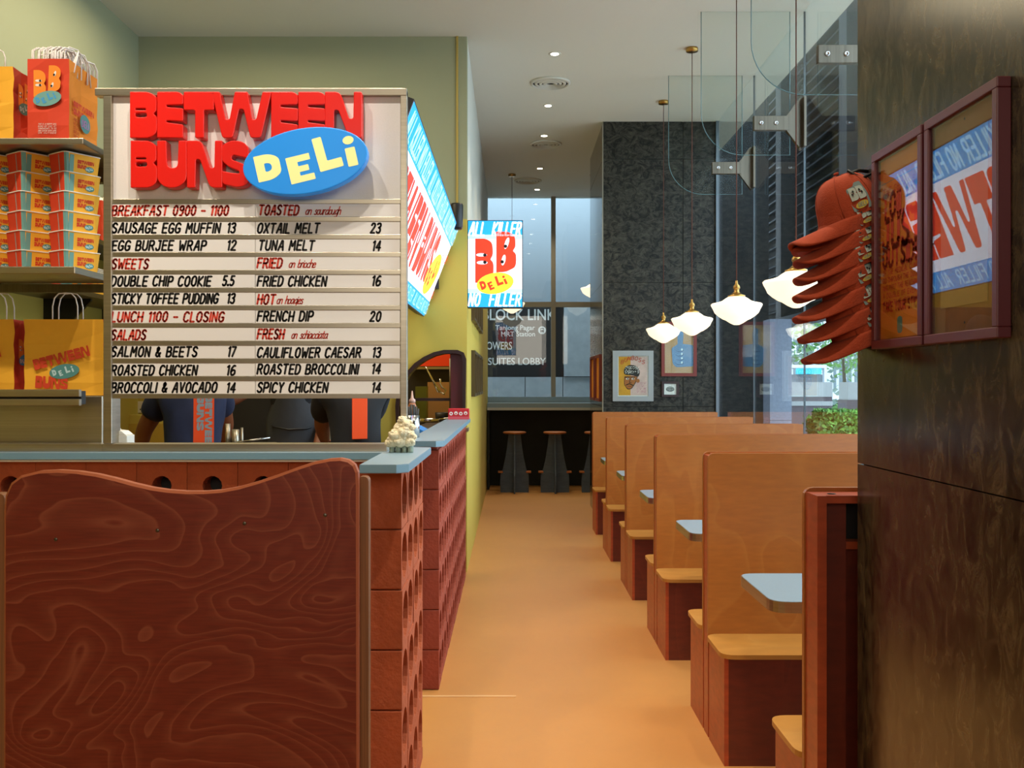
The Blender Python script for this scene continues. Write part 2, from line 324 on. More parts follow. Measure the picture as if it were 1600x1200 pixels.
# marker stroke alphabet, 10 high
S = {
 'A': '0,0 3,10 4,10 5.5,0|1,3.5 5,3.5', 'B': '0,0 0,10 3.5,10 4.5,8.5 4.5,6.5 3,5.3 0,5.3|3,5.3 5,4 5,1.5 3.5,0 0,0', 'C': '5,8.5 3.8,10 1.8,10 0.2,8 0,5 0,2 1.5,0 3.5,0 5,1.5',
 'D': '0,0 0,10 3,10 5,8 5.2,5 4.8,2 3,0 0,0', 'E': '4.6,10 0,10 0,0 4.6,0|0,5.2 4,5.2', 'F': '4.6,10 0,10 0,0|0,5.2 4,5.2', 'G': '5,8.5 3.8,10 1.8,10 0.2,8 0,5 0,2 1.5,0 3.5,0 5,1.5 5,4.5 3,4.5',
 'H': '0,0 0,10|5,0 5,10|0,5 5,5', 'I': '0,0 0,10', 'J': '0,2 .8,0 2.8,0 4,1.5 4,10|2,10 4.6,10', 'K': '0,0 0,10|4.8,10 0,4.5 5,0', 'L': '0,10 0,0 4.3,0', 'M': '0,0 .6,10 3,4 5.6,10 6.2,0',
 'N': '0,0 0,10 4.8,0 4.8,10', 'O': '2,0 .3,1.8 0,5 .4,8.2 2,10 3.6,10 5,8.2 5.3,5 5,1.8 3.6,0 2,0', 'P': '0,0 0,10 3.6,10 4.8,8.6 4.8,6 3.4,4.6 0,4.6', 'R': '0,0 0,10 3.6,10 4.7,8.6 4.7,6.4 3.4,5 0,5|2.4,5 5.2,0',
 'S': '4.6,8.6 3.4,10 1.5,10 .3,8.6 .4,6.8 1.6,5.6 3.6,4.6 4.6,3.2 4.5,1.3 3.2,0 1.3,0 0,1.5', 'T': '0,10 5.4,10|2.7,10 2.7,0', 'U': '0,10 0,2 1.4,0 3.6,0 5,2 5,10', 'V': '0,10 2.5,0 5,10', 'W': '0,10 1.5,0 3.5,6 5.5,0 7,10',
 'X': '0,0 5,10|0,10 5,0', 'Y': '0,10 2.5,5 5,10|2.5,5 2.5,0', 'Z': '0,10 5,10 0,0 5,0', '&': '5,0 1,6.5 .8,8.8 2,10 3.2,8.6 2.6,6.8 .4,4 .2,1.4 1.8,0 3.6,.8 5,4',
 '0': '2,0 .3,1.8 0,5 .4,8.2 2,10 3,10 4.4,8.2 4.7,5 4.4,1.8 3,0 2,0', '1': '0,8.4 1.6,10 1.6,0', '2': '0,8 1,10 3.4,10 4.4,8.4 4,6.2 0,0 4.8,0', '3': '0,9 1.4,10 3.6,10 4.4,8.4 4,6.4 2,5.4 4.2,4.4 4.6,2 3.4,0 1.2,0 0,1.2',
 '4': '3.6,0 3.6,10 0,3 5,3', '5': '4.6,10 .6,10 .3,5.6 2.8,6 4.6,4.4 4.4,1.6 2.8,0 .8,0 0,1.2', '6': '4,9.6 2.4,10 .4,7 0,3 1,0 3.2,0 4.6,1.8 4.2,4.6 2.2,5.4 .3,3.6', '7': '0,10 4.6,10 1.6,0', '8': '2.2,5.4 .4,7 .8,9.4 2.4,10 4,9.4 4.2,7 2.2,5.4 0,3.4 .4,.8 2.2,0 4.2,.8 4.6,3.4 2.2,5.4', '9': '4.4,6.6 2.6,5 .4,6 .2,8.6 1.6,10 3.6,10 4.5,8 4.2,3 2.6,0 .8,.2',
 '-': '0,4.6 4,4.6', '.': '0,0 .8,0 .8,.8 0,.8', "'": '0,10 0,8',
 'a': '4,5 2.4,6.2 .6,5 0,2.6 1,.2 2.8,.6 4,3|4,6 4,1.4 5,0', 'b': '0,10 0,.4 2,0 3.8,1.6 3.6,4.6 2,5.8 0,4', 'c': '4,5 2.4,6 .6,4.8 0,2.6 .8,.4 2.6,0 4,1', 'd': '4,5 2.4,6 .6,4.8 0,2.4 1,0 3,.6 4,2.6|4.4,10 4,0', 'e': '.2,3 3.8,3.6 3.2,5.8 1.4,5.8 0,3 .8,.2 2.6,0 4,1.2',
 'g': '4,5 2.4,6 .6,4.8 0,2.6 1,.6 3,1 4,3|4,6 3.8,-2 2.4,-3.4 .6,-2.6', 'h': '0,10 0,0|0,4 2,6 3.4,5.4 3.6,0', 'i': '0,6 0,1 .8,0|.1,8 .2,8.3', 'n': '0,6 0,0|0,4 2,6 3.4,5.4 3.6,0', 'o': '2,6 .4,5 0,2.8 .8,.4 2.4,0 3.8,1.6 3.8,4.4 2,6', 'r': '0,6 0,0|0,4 1.4,6 2.8,5.8', 's': '3,5.2 1.6,6 .4,4.8 1.4,3.4 2.8,2.2 2.4,.2 .8,0 0,.8', 't': '1,9 1,1 2.2,0 3,.6|-.4,6 2.8,6', 'u': '0,6 0,1.4 1.4,0 3.2,1 3.6,2|3.6,6 3.6,.6 4.6,0', 'T_': ''}
def glyph(ch):
    return [[tuple(float(a)/10 for a in p.split(',')) for p in part.split()] for part in S[ch].split('|')]
class Flat:
    """flat print made of thin polygons in its own 2D plane; layers lift slightly"""
    def __init__(s): s.items = []; s.mats = []
    def mi(s, m):
        if m not in s.mats: s.mats.append(m)
        return s.mats.index(m)
    def raw(s, v2, fs, m, lay=0, T=None):
        T = T or (lambda p: p); s.items.append(([T(p[:2])+(lay,) for p in v2], fs, s.mi(m))); return s
    def poly(s, pts, m, lay=0, T=None): return s.raw(pts, [tuple(range(len(pts)))], m, lay, T)
    def rect(s, x0, y0, x1, y1, m, lay=0, T=None): return s.poly([(x0, y0), (x1, y0), (x1, y1), (x0, y1)], m, lay, T)
    def ellipse(s, cx, cy, rx, ry, m, lay=0, rot=0, T=None): return s.poly(ellipse(cx, cy, rx, ry, rot), m, lay, T)
    def line(s, pts, wd, m, lay=0, T=None, caps=True):
        v = []; f = []
        for (ax, ay), (bx, by) in zip(pts, pts[1:]):
            d = math.hypot(bx-ax, by-ay) or 1e-6; nx, ny = -(by-ay)/d*wd/2, (bx-ax)/d*wd/2; o = len(v)
            v += [(ax-nx, ay-ny), (bx-nx, by-ny), (bx+nx, by+ny), (ax+nx, ay+ny)]; f.append((o, o+1, o+2, o+3))
        if caps:
            for (x, y) in pts:
                o = len(v); v += ellipse(x, y, wd*.5, wd*.5, 0, 6); f.append(tuple(range(o, o+6)))
        return s.raw(v, f, m, lay, T)
    def stroke_text(s, txt, x0, x1, y, h, m, lay=0, wd=.15, slant=.18, gap=.27, space=.5, jit=.0):
        tot = 0; lay_out = []
        for ch in txt:
            if ch == ' ': tot += space; continue
            g = glyph(ch); wdt = max(p[0] for q in g for p in q); lay_out.append((g, tot, random.uniform(-jit, jit))); tot += wdt+gap
        sx = (x1-x0-slant*h)/(max(tot-gap, .1))
        for g, ox, j in lay_out:
            for q in g:
                pts = [(x0+(ox+p[0])*sx+slant*h*p[1], y+(p[1]+j)*h) for p in q]; s.line(pts, wd*h, m, lay)
        return s
    def fat_text(s, txt, x0, y0, x1, h, m, lay=0, rot=0, gap=.03, T=None, shear=0):
        tot = sum((FAT[c][1]+gap if c != ' ' else .3) for c in txt)-gap; sx = (x1-x0)/tot; ox = 0; c_, s_ = math.cos(rot), math.sin(rot)
        for c in txt:
            if c == ' ': ox += .3; continue
            v, f = fat(c)
            def TT(p, ox=ox):
                X, Y = (ox+p[0])*sx+shear*p[1]*h, p[1]*h; q = (x0+X*c_-Y*s_, y0+X*s_+Y*c_); return T(q) if T else q
            s.raw(v, f, m, lay, TT); ox += FAT[c][1]+gap
        return s
    def sans(s, txt, x0, x1, y, h, m, lay=0, bold=.012):
        v, f = text_fill(txt, bold); xs = [p[0] for p in v]; a, b = min(xs), max(xs); k = (x1-x0)/(b-a) if x1 else h/.7
        return s.raw(v, f, m, lay, lambda p: (x0+(p[0]-a)*k, y+p[1]*h/.7))
    def mesh(s, name, fn, eps=.0004):
        v = []; f = []; mi = []
        for vs, fs, m in s.items:
            o = len(v); v += [fn(p[0], p[1], p[2]*eps) for p in vs]; f += [tuple(i+o for i in q) for q in fs]; mi += [m]*len(fs)
        me = bpy.data.meshes.new(name); me.from_pydata(v, [], f)
        for m in s.mats: me.materials.append(m)
        for p, k in zip(me.polygons, mi): p.material_index = k
        me.update(); return me
    def build(s, name, fn, parent=None, eps=.0004): return link(name, s.mesh(name, fn, eps), parent)
def deli(F_, cx, cy, rx, ry, rot, mo, mt, lay, n=.9):
    """the tilted oval with the hopping DELi letters"""
    F_.ellipse(cx, cy, rx, ry, mo, lay, rot)
    c_, s_ = math.cos(rot), math.sin(rot); h = ry*.82
    for ch, ux, uy, k, r in (('D', -.86, -.42, 1.0, .1), ('e', -.36, -.60, .95, .2), ('L', .12, -.30, 1.15, .12), ('i', .60, -.28, 1.05, .2)):
        v, f = fat(ch); cc, ss = math.cos(rot*.3+r), math.sin(rot*.3+r)
        def T(p, ux=ux, uy=uy, k=k, cc=cc, ss=ss):
            X, Y = p[0]*h*k*1.0, p[1]*h*k; a, b = ux*rx*n+X*cc-Y*ss, uy*ry+X*ss+Y*cc
            return (cx+a*c_-b*s_, cy+a*s_+b*c_)
        F_.raw(v, f, mt, lay+1, T)
def bb(F_, x, y, wd, mr, mw, mk, mo, mt, lay=1):
    """two fat letters with eyes in their counters over the oval; wd = overall width, (x,y) lower left"""
    u = wd
    for ox, oy, hh, sl in ((0.0, .22, .98, 0), (.52, .42, .95, .04)):
        base = rpoly([(0, 0, .02), (.28, 0, .15), (.44, .12, .14), (.45, .4, .12), (.37, .5, .05), (.44, .6, .1), (.43, .86, .15), (.26, 1, .2), (0, 1, .02)], .1)
        F_.poly([(x+u*(ox+p[0]+sl*p[1]), y+u*(oy+p[1]*hh)) for p in base], mr, lay)
        for ey in (.44, .60):
            if sl:
                F_.ellipse(x+u*(ox+.2+(ey-.5)*.6), y+u*(oy+(.25 if ey < .5 else .68)*hh), u*.04, u*.1, mw, lay+1, -.25)
                F_.ellipse(x+u*(ox+.17+(ey-.5)*.6), y+u*(oy+(.21 if ey < .5 else .64)*hh), u*.036, u*.04, mk, lay+2)
            else:
                F_.ellipse(x+u*(ox+.18), y+u*(oy+ey*hh), u*.12, u*.045, mw, lay+1)
                F_.ellipse(x+u*(ox+.24), y+u*(oy+ey*hh), u*.04, u*.04, mk, lay+2)
    deli(F_, x+u*.5, y+u*.16, u*.52, u*.27, .2, mo, mt, lay+3)
XZ = lambda Y, d=-1: (lambda x, y, z: (x, Y+d*z, y))       # print plane facing the camera
# ================================================================== STRUCTURE
XL, XG, YK, YE, YW = -3.07, 2.243, 7.89, 10.45, 14.69     # left wall, glass, kitchen wall, stone end wall, far window
XC = -.37                                                  # corridor wall / block counters, aisle side
struct(MB().box(XL-.2, 4.0, -4, 14.75, -.1, 0).build('floor', M['floor']), 'smooth terracotta resin floor of the aisle', 'floor')
struct(MB().box(XL-.2, XG+.3, -3.1, 14.8, CEIL, CEIL+.2).build('ceiling', M['ceil']), 'pale grey green plaster ceiling', 'ceiling')
struct(MB().box(-.66, .02, 4.742, 4.76, 0, .003).build('trim_1', mat('floor_strip', '#e0b27c', .5)), 'pale strip set in the floor beside the block counter', 'floor strip')
struct(MB().box(XL-.2, XG+.3, -3.1, -3, 0, CEIL).build('wall_front_added', mat('front_wall', '#6b5a44', .8)), 'unseen brown wall added behind the viewpoint to keep out sky light', 'wall')  # unseen wall, added to stop sky light and blue reflections from behind
struct(MB().box(XL-.2, XL, -3, YK, 0, 2.9).build('wall_left_low', M['wally']), 'yellow lower side wall behind the yellow bags', 'wall')
struct(MB().box(XL-.2, XL, -3, YK, 2.9, CEIL).build('wall_left', M['wallu']), 'pale green upper side wall behind the take-away shelves', 'wall')
struct(MB().box(XL-.2, XL, YK+.15, 14.8, 0, CEIL).build('wall_left_rear', M['wally']), 'yellow side wall of the rear kitchen', 'wall')
struct(MB().box(XG+.0, XG+.3, -3, 2.6, 0, CEIL).build('wall_right', M['darkg']), 'dark wall out of view beside the stone column', 'wall')
# kitchen wall with the arched hatch
ax0, ax1, az0 = -.925, -.405, wz(668, YK)
ar = [(ax0, az0), (ax1+.02, az0)]+rpoly([(ax1+.03, wz(566, YK)), (wx(722, YK), wz(552, YK)), (wx(690, YK), wz(553, YK))], .03)[0:12]
arch = [(ax0, az0), (ax1, az0), (ax1, wz(562, YK)), (ax1-.012, wz(555, YK)), (ax1-.045, wz(552.5, YK)), (wx(695, YK), wz(552.5, YK)), (wx(680, YK), wz(556, YK)), (wx(665, YK), wz(563, YK)), (wx(652, YK), wz(572, YK)), (wx(641, YK), wz(584, YK)), (wx(632, YK), wz(600, YK)), (ax0+.01, wz(618, YK)), (ax0, wz(635, YK))]
v, f = curve_fill([[(XL, 0), (XC, 0), (XC, 2.9), (XL, 2.9)], arch], extrude=.06)
wk = sroot('wall_kitchen', 'yellow painted kitchen wall with an arched hatch', 'wall')
m_ = MB().add([(p[0], YK+.06+p[2], p[1]) for p in v], f); m_.build('lower_wall', M['wally'], wk)
MB().box(XL, XC, YK, YK+.12, 2.9, CEIL).build('upper_wall', M['wallu'], wk)
MB().box(wx(713, YK), wx(716, YK), YK-.012, YK, 2.9, CEIL).build('joint_strip', mat('joint_strip_yellow', '#b39a4a', .7), wk)
# corridor wall beyond the hatch
cw = sroot('wall_corridor', 'yellow corridor wall with a pale upper pier', 'wall')
MB().box(XC-.12, XC, YK+.12, YW, 0, 2.9).build('lower_wall', M['wally'], cw)
MB().box(XC-.12, XC, YK+.12, YW, 2.9, CEIL).build('upper_wall', M['white'], cw)
struct(MB().box(XL, XC-.12, 10.9, 11.0, 0, CEIL).build('wall_kitchen_rear', M['dark']), 'dark rear wall of the kitchen', 'wall')
# arched hatch frame
def inset(lp, d):
    n = len(lp); out = []
    for i in range(n):
        a, p, b = Vector(lp[i-1]), Vector(lp[i]), Vector(lp[(i+1) % n]); e1 = (p-a).normalized(); e2 = (b-p).normalized()
        nn = (Vector((e1.y, -e1.x))+Vector((e2.y, -e2.x))); nn = nn.normalized() if nn.length > 1e-6 else Vector((0, 0))
        out.append((p.x+nn.x*d, p.y+nn.y*d))
    return out
v, f = curve_fill([inset(arch, .03), arch], extrude=.10)
hf = thing('arched_hatch_frame', 'dark red arched wooden frame around the kitchen hatch', 'frame')
MB().add([(p[0], YK-.02+.075+p[2], p[1]) for p in v], f).build('frame_ring', M['dframe'], hf)
MB().box(ax1-.10, ax1-.002, YK+.02, YK+.06, az0, wz(552.5, YK)).build('door_stile', M['frame'], hf)
MB().box(ax0+.02, ax1-.03, YK+.10, YK+.14, wz(625, YK)-.01, wz(625, YK)+.014).build('cross_rail', M['dframe'], hf)
MB().box(wx(727, YK), XC+.012, YK-.12, YK+.1, wz(668, YK)-.03, wz(668, YK)).build('sill', M['steel'], hf)
# stone end wall made of slabs
we = sroot('wall_end', 'dark green granite end wall of the booth row', 'wall')
MB().box(1.01, XG, YE+.02, YE+1.75, 0, CEIL-.001).build('core', M['grout'], we)
for (x0, x1) in ((.993, 1.86), (1.864, XG)):
    for (z0, z1) in ((0, 1.295), (1.30, 2.646), (2.650, 3.992), (3.996, CEIL-.001)):
        MB().box(x0, x1-.002, YE+random.uniform(0, .003), YE+.03, z0, z1).build('stone_slab', M['gran'], we)
for (y0, y1) in ((YE+.031, 11.3), (11.304, 12.2)):
    for (z0, z1) in ((0, 1.295), (1.30, 2.646), (2.650, 3.992), (3.996, CEIL-.001)):
        MB().box(.993, 1.01, y0, y1, z0, z1).build('stone_slab', M['side'], we)
MB().box(.985, .993, YE-.004, YE+.05, 0, CEIL-.001).build('corner_bead', M['alu'], we)
# granite column at the right
wc = sroot('wall_column', 'polished dark granite column beside the framed posters', 'column')
MB().box(.962, 2.2, -1.19, 2.625, 0, CEIL-.001).build('core', M['grout'], wc)
for (z0, z1) in ((0, 1.329), (1.332, 2.66), (2.664, CEIL-.001)):
    for (y0, y1) in ((-1.19, 1.2), (1.203, 2.639)):
        MB().box(.95, .962, y0, y1, z0, z1).build('stone_slab', M['granp'], wc)
    MB().box(.9621, 2.2, 2.625, 2.639, z0, z1).build('stone_slab', M['gran'], wc)
# far window
w1 = sroot('window_1', 'far glazed window beyond the bar with sand coloured frame', 'window')
zt = CEIL
for (px0, px1) in ((861, 868), (747, 757), (938, 945)):
    MB().box(wx(px0, YW), wx(px1, YW), YW-.05, YW+.05, wz(620, YW), CEIL).build('mullion', M['alu'], w1)
MB().box(wx(995, YW), wx(1002, YW), YW-.05, YW+.05, wz(620, YW), CEIL).build('mullion', M['alu'], w1)
MB().box(-.5, 2.3, YW-.04, YW+.04, wz(480, YW), wz(472, YW)).build('transom', M['alu'], w1)
MB().box(-.5, 2.3, YW-.08, YW+.06, wz(628, YW), wz(620, YW)).build('sill', M['lam'], w1)
for a, b in ((757, 861), (868, 938), (945, 995)):
    for c, d in ((wz(620, YW), wz(480, YW)), (wz(472, YW), CEIL)):
        MB().box(wx(a, YW), wx(b, YW), YW-.006, YW+.006, c, d).build('pane', M['glass'], w1)
struct(MB().box(-.5, 2.3, YW-.1, YW, 0, wz(628, YW)).build('wall_bar', M['darkg']), 'dark green panelled wall under the far window', 'wall')
struct(MB().box(2.243, 2.3, 12.2, YW, 0, CEIL).build('wall_bar_side', M['darkg']), 'dark side wall of the bar nook', 'wall')
# glazed facade on the right
w2 = sroot('window_2', 'tall frameless glass wall behind the booths', 'window')
js = [2.64, 4.33, 5.82, 7.36, 8.89, YE+.02]
for a, b in zip(js, js[1:]):
    MB().box(XG-.006, XG+.006, a+.004, b-.004, 0, CEIL).build('pane', M['glass'], w2)
for y in js[1:-1]: MB().box(XG-.007, XG+.007, y-.004, y+.004, 0, CEIL).build('pane_joint', M['aluc'], w2)
MB().box(XG-.028, XG+.004, YE-.03, YE-.002, 0, CEIL).build('corner_post', M['aluc'], w2)
# glass fins and their steel clamps
fin_places = [('farthest glass fin, nearest the stone end wall', 8.89), ('middle glass fin hanging above the booths', 7.36), ('glass fin with the large rounded corner nearest the granite column', 5.82)]
for i, (lab, Y) in enumerate(fin_places):
    t = thing('glass_fin', 'hanging '+lab, 'glass fin', group=None)
    x0, x1, z0 = 1.45, 2.13, 3.30
    out = [(x0, CEIL-.002), (x0, z0+.32)]+[(x0+.32-.32*math.cos(a), z0+.32-.32*math.sin(a)) for a in (PI/2*k/10 for k in range(1, 11))]+[(x1, z0), (x1, CEIL-.002)]
    MB().prism(out, Y-.006, Y+.006, 'y').build('pane', M['glassf'], t)
    for q in range(len(out)-1):
        pass
    MB().tube([(p[0], Y, p[1]) for p in out], .003, 6).build('polished_edge', M['gedge'], t)
    b = thing('glass_clamp', 'steel T shaped clamp joining the '+['farthest', 'middle', 'nearest'][i]+' glass fin to the glass wall', 'bracket')
    zc = wz(263, 8.89)
    MB().box(1.85, 2.12, Y-.022, Y+.022, zc-.055, zc+.055, bev=.003).build('fin_plate', M['steeld'], b)
    MB().prism([(2.10, zc-.055), (2.10, zc+.055), (2.20, zc+.19), (2.232, zc+.19), (2.232, zc-.19), (2.20, zc-.19)][::-1], Y-.018, Y+.018, 'y').build('wing', M['steeld'], b)
    MB().box(2.215, 2.235, Y-.075, Y+.075, zc-.19, zc+.19, bev=.003).build('wall_plate', M['steeld'], b)
    for bx in (1.905, 2.02):
        MB().lathe([(.016, 0), (.016, .006), (.007, .008), (.007, .003), (0, .003)], 14, 0, (bx, Y-.022, zc), Matrix.Translation((bx, Y-.022, zc)) @ Matrix.Rotation(PI/2, 4, 'X') @ Matrix.Translation((-bx, -(Y-.022), -zc))).build('bolt', M['chrome'], b)
# ceiling fittings
LX = .37
for i, (py) in enumerate((84, 165, 212, 263, 296)):
    Y = (CEIL-H)*F/(599-py)
    t = thing('downlight', ORD[i].capitalize()+' recessed ceiling downlight along the aisle, counting from the front', 'downlight', (LX, Y, CEIL))
    MB().lathe([(.033, -.002), (.045, -.006), (.055, -.003), (.055, 0)], 20).build('trim_ring', M['white'], t)
    MB().lathe([(0, -.004), (.034, -.004)], 20).build('lens', M['lampw'], t)
    spot('downlight_beam', (LX, Y, CEIL-.03), (LX, Y, 0), 45, (1, .85, .62), 95, .8)
for i, py in enumerate((129, 225, 282)):
    Y = (CEIL-H)*F/(599-py)
    t = thing('ceiling_vent', ['Round slotted ceiling vent nearest the front', 'Middle round slotted ceiling vent', 'Farthest round ceiling vent before the window'][i], 'vent', (wx((860, 853, 825)[i], Y), Y, CEIL))
    for r0 in (.19, .15, .11, .07): MB().lathe([(r0, 0), (r0, -.012), (r0-.022, -.022), (r0-.022, 0)], 28).build('vent_ring', M['white'], t)
    MB().lathe([(0, -.003), (.185, -.003)], 28).build('backing', M['black'], t)
# ================================================================== PENDANT LAMPS
def pendant(x, Y, zb, label, k=1.0, group='schoolhouse pendant lamps'):
    t = thing('pendant_lamp', label, 'lamp', (x, Y, zb), 0, group)
    prof = [(0, 0), (.02, .002), (.045, .014), (.075, .034), (.095, .042), (.125, .062), (.150, .085), (.160, .108), (.172, .130), (.176, .142), (.168, .150), (.130, .158), (.100, .168), (.075, .186), (.058, .196), (.052, .20)]
    MB().lathe([(r*k, z*k) for r, z in prof], 36).build('glass_shade', M['opal'], t)
    MB().lathe([(.058, .195), (.060, .206), (.04, .212), (.03, .222), (.018, .232), (.018, .25), (.024, .256), (.022, .272), (.01, .285), (.008, .31), (0, .31)], 20).build('brass_gallery', M['brass'], t)
    h = CEIL-zb; MB().tube([(0, 0, .30), (0, 0, h-.02)], .0035, 6).build('cord', mat('brown_cord', '#5a2e1c', .8), t)
    MB().lathe([(.0, h-.03), (.05, h-.03), (.052, h-.004), (.05, h-.001), (0, h-.001)], 24).build('canopy', M['brass'], t)
ZP = wz(508, 6.67)
pendant(1.53, 9.69, ZP, 'white glass pendant lamp farthest away, in front of the stone end wall')
pendant(1.53, 8.16, ZP, 'white glass pendant lamp second from the stone end wall')
pendant(1.56, 6.67, ZP, 'white glass pendant lamp hanging clear between the two wall joints')
pendant(1.53, 5.17, ZP, 'nearest white glass pendant lamp, partly hidden by the orange caps')
pendant(0, 13.08, wz(490, 13.08), 'white glass pendant lamp over the bar, hidden behind the square light box', group='bar pendant lamps')
pendant(1.11, 13.08, wz(467, 13.08), 'white glass pendant lamp over the bar, half hidden by the end wall', group='bar pendant lamps')
# ================================================================== BAR AND STOOLS
t = thing('window_bar', 'long narrow bar top under the far window', 'bar')
MB().box(-.36, 2.23, 13.95, 14.585, wz(637, 13.95), wz(630, 13.95)).build('bar_top', M['lam'], t)
MB().box(-.36, 2.23, 13.94, 13.97, wz(641, 13.95), wz(637, 13.95)-.001).build('front_edge', mat('bar_edge', '#b9bdb2', .4, .3), t)
MB().box(-.36, -.33, 14.0, 14.58, 0, wz(637, 13.95)-.002).build('end_panel', M['darkg'], t)
def stool(x, y, label):
    t = thing('bar_stool', label, 'stool', (x, y, 0), 0, 'bar stools')
    MB().lathe([(0, .835), (.15, .835), (.165, .842), (.165, .858), (.15, .865), (0, .865)], 28).build('seat', M['stoolw'], t)
    half = [(.0, 0), (.20, 0), (.205, .14), (.20, .25), (.165, .34), (.13, .5), (.105, .66), (.085, .835), (0, .835)]
    for k in range(4):
        o = MB().prism([(p[0], p[1]) for p in half], -.011, .011, 'y').build('leg_panel', M['navyw'], t); o.rotation_euler = (0, 0, k*PI/2)
    for k in (0, 2):
        o = MB().box(.165, .235, -.05, .05, .28, .305, bev=.004).build('foot_rest', M['stoolw'], t); o.rotation_euler = (0, 0, k*PI/2)
stool(wx(804, 13.65), 13.65, 'bar stool at the left, nearest the yellow wall')
stool(wx(867, 13.65), 13.65, 'middle bar stool under the far window bar')
stool(wx(931, 13.65), 13.65, 'bar stool at the right, half hidden behind the end wall')
# ================================================================== BOOTHS
PF = [2.83+1.486*i for i in range(6)]
XB = .855; XR = 2.17
def rc(x0, x1, y0, y1, r=.05):   # plan outline with rounded aisle corners
    return rpoly([(x0, y0, r), (x1, y0, 0), (x1, y1, 0), (x0, y1, r)], r, 5)
bn = ['first (nearest) booth partition, open at the back', 'second booth partition from the front', 'third booth partition from the front', 'fourth booth partition from the front', 'fifth booth partition from the front', 'sixth and last booth partition, by the end wall']
for i, yf in enumerate(PF):
    t = thing('booth_bench', 'Honey plywood bench with tall back, '+bn[i], 'bench', (0, 0, 0), 0, 'booth benches')
    yn = yf-.13; zt = 1.245
    def panel(y0, y1, nm='backrest'):
        o_ = rpoly([(XB, .40, 0), (XR, .40, 0), (XR, zt, 0), (XB, zt, .03)], .03, 4)
        return MB().prism(o_, y0, y1, 'y').build(nm, M['tan'], t)
    panel(yf-.02, yf)
    zl = 0 if i == 0 else .40
    MB().box(XB+.004, XB+.03, yn+(.02 if i else 0), yf-.02, 0, zt-.012).build('side_stile', M['redwood'], t)
    if i > 0:
        panel(yn, yn+.02)
        MB().box(XB+.03, XR, yn+.02, yf-.02, zt-.05, zt-.006).build('top_rail', M['redwood'], t)
        MB().prism(rc(XB-.012, XR, yn-.33, yn, .06), .44, .458, 'z').build('seat', M['seat'], t)
        MB().box(XB+.004, XB+.022, yn-.30, yn, 0, .44).build('base_side', M['redwood'], t)
        MB().box(XB+.0225, XR, yn-.30, yn-.282, 0, .44).build('base_front', M['darkwood'], t)
    else:
        MB().box(XB+.03, XR, yn+.01, yf-.02, zt-.034, zt-.012).build('top_rail', M['redwood'], t)
        MB().box(XB+.03, XB+.10, yn+.045, yf-.021, 0, zt-.034).build('inner_stile', M['darkwood'], t)
        MB().box(XB+.0301, XR, yn+.06, yf-.03, wz(862, 2.72), wz(850, 2.72)).build('cross_rail', M['redwood'], t)
        MB().box(XB+.0301, XR, yn+.075, yf-.0301, 0, wz(862, 2.72)-.001).build('back_panel', M['darkwood'], t)
        MB().box(XB+.0301, XR, yf-.024, yf-.0201, wz(850, 2.72)+.001, zt-.036).build('upper_back_panel', M['dark'], t)
        MB().lathe([(0, 0), (.010, 0), (.013, .001)], 14, 0, (.915, yn+.05, zt-.0115)).build('cable_hole', M['black'], t)
    if i < 5:
        MB().prism(rc(XB-.012, XR, yf, yf+.33, .06), .44, .458, 'z').build('seat', M['seat'], t)
        MB().box(XB+.004, XB+.022, yf, yf+.30, 0, .44).build('base_side', M['redwood'], t)
        MB().box(XB+.0225, XR, yf+.282, yf+.30, 0, .44).build('base_front', M['darkwood'], t)
for i in range(5):
    yc = (PF[i]+PF[i+1]-.13)/2+.03
    t = thing('booth_table', 'Blue laminate booth table with steel edge, '+ORD[i]+' from the front', 'table', (0, yc, 0), 0, 'booth tables')
    o_ = rpoly([(.89, -.25, .07), (XR, -.25, 0), (XR, .25, 0), (.89, .25, .07)], .07, 5)
    MB().prism(inset(o_, -.003), .776, .801, 'z').build('table_top', M['lam'], t)
    v, f = curve_fill([o_, inset(o_, -.003)], extrude=.019)
    MB().add([(p[0], p[1], .781+p[2]) for p in v], f).build('metal_edge', M['steel'], t)
    MB().lathe([(.22, 0), (.22, .012), (.035, .02), (.035, .74), (.16, .75), (.16, .775)], 24, 0, (1.75, 0, 0)).build('pedestal', M['black'], t)
# ================================================================== BLOCK COUNTERS
def block_mesh(name, w_, h_, d_, rh, m, seg=14, axis='x'):
    """terracotta breeze block with a round bore; w along the wall, d deep"""
    sq = rpoly([(-w_/2, -h_/2), (w_/2, -h_/2), (w_/2, h_/2), (-w_/2, h_/2)], .004, 1)
    v, f = curve_fill([sq, ellipse(0, 0, rh, rh, 0, seg)], extrude=d_/2)
    if axis == 'x': vv = [(p[2], p[0], p[1]) for p in v]
    else: vv = [(p[0], p[2], p[1]) for p in v]
    me = bpy.data.meshes.new(name); me.from_pydata(vv, [], f); me.materials.append(m)
    bm = bmesh.new(); bm.from_mesh(me); bmesh.ops.remove_doubles(bm, verts=bm.verts[:], dist=1e-5); bmesh.ops.recalc_face_normals(bm, faces=bm.faces[:]); bm.to_mesh(me); bm.free()
    return me
BH = .2025
b1 = block_mesh('brick', .186, BH-.003, .115, .080, M['brick'])
b2 = block_mesh('brick', .186, BH-.003, .115, .080, M['brickd'])
b3 = block_mesh('brick', .191, BH-.003, .11, .038, M['brick'], 14, 'y')
wa = thing('block_counter', 'near end of the terracotta block counter beside the red booth panel', 'counter')
XM = XC-.0575
for r in range(6):
    for c in range(4):
        link('brick', b1, wa, (XM+random.uniform(-.002, .002), 3.222+.095+.189*c, .046+BH*(r+.5)))
for c in range(4): MB().box(XM-.0575, XM+.0575, 3.224+.189*c, 3.41+.189*c, 0, .044).build('brick', M['brick'], wa)
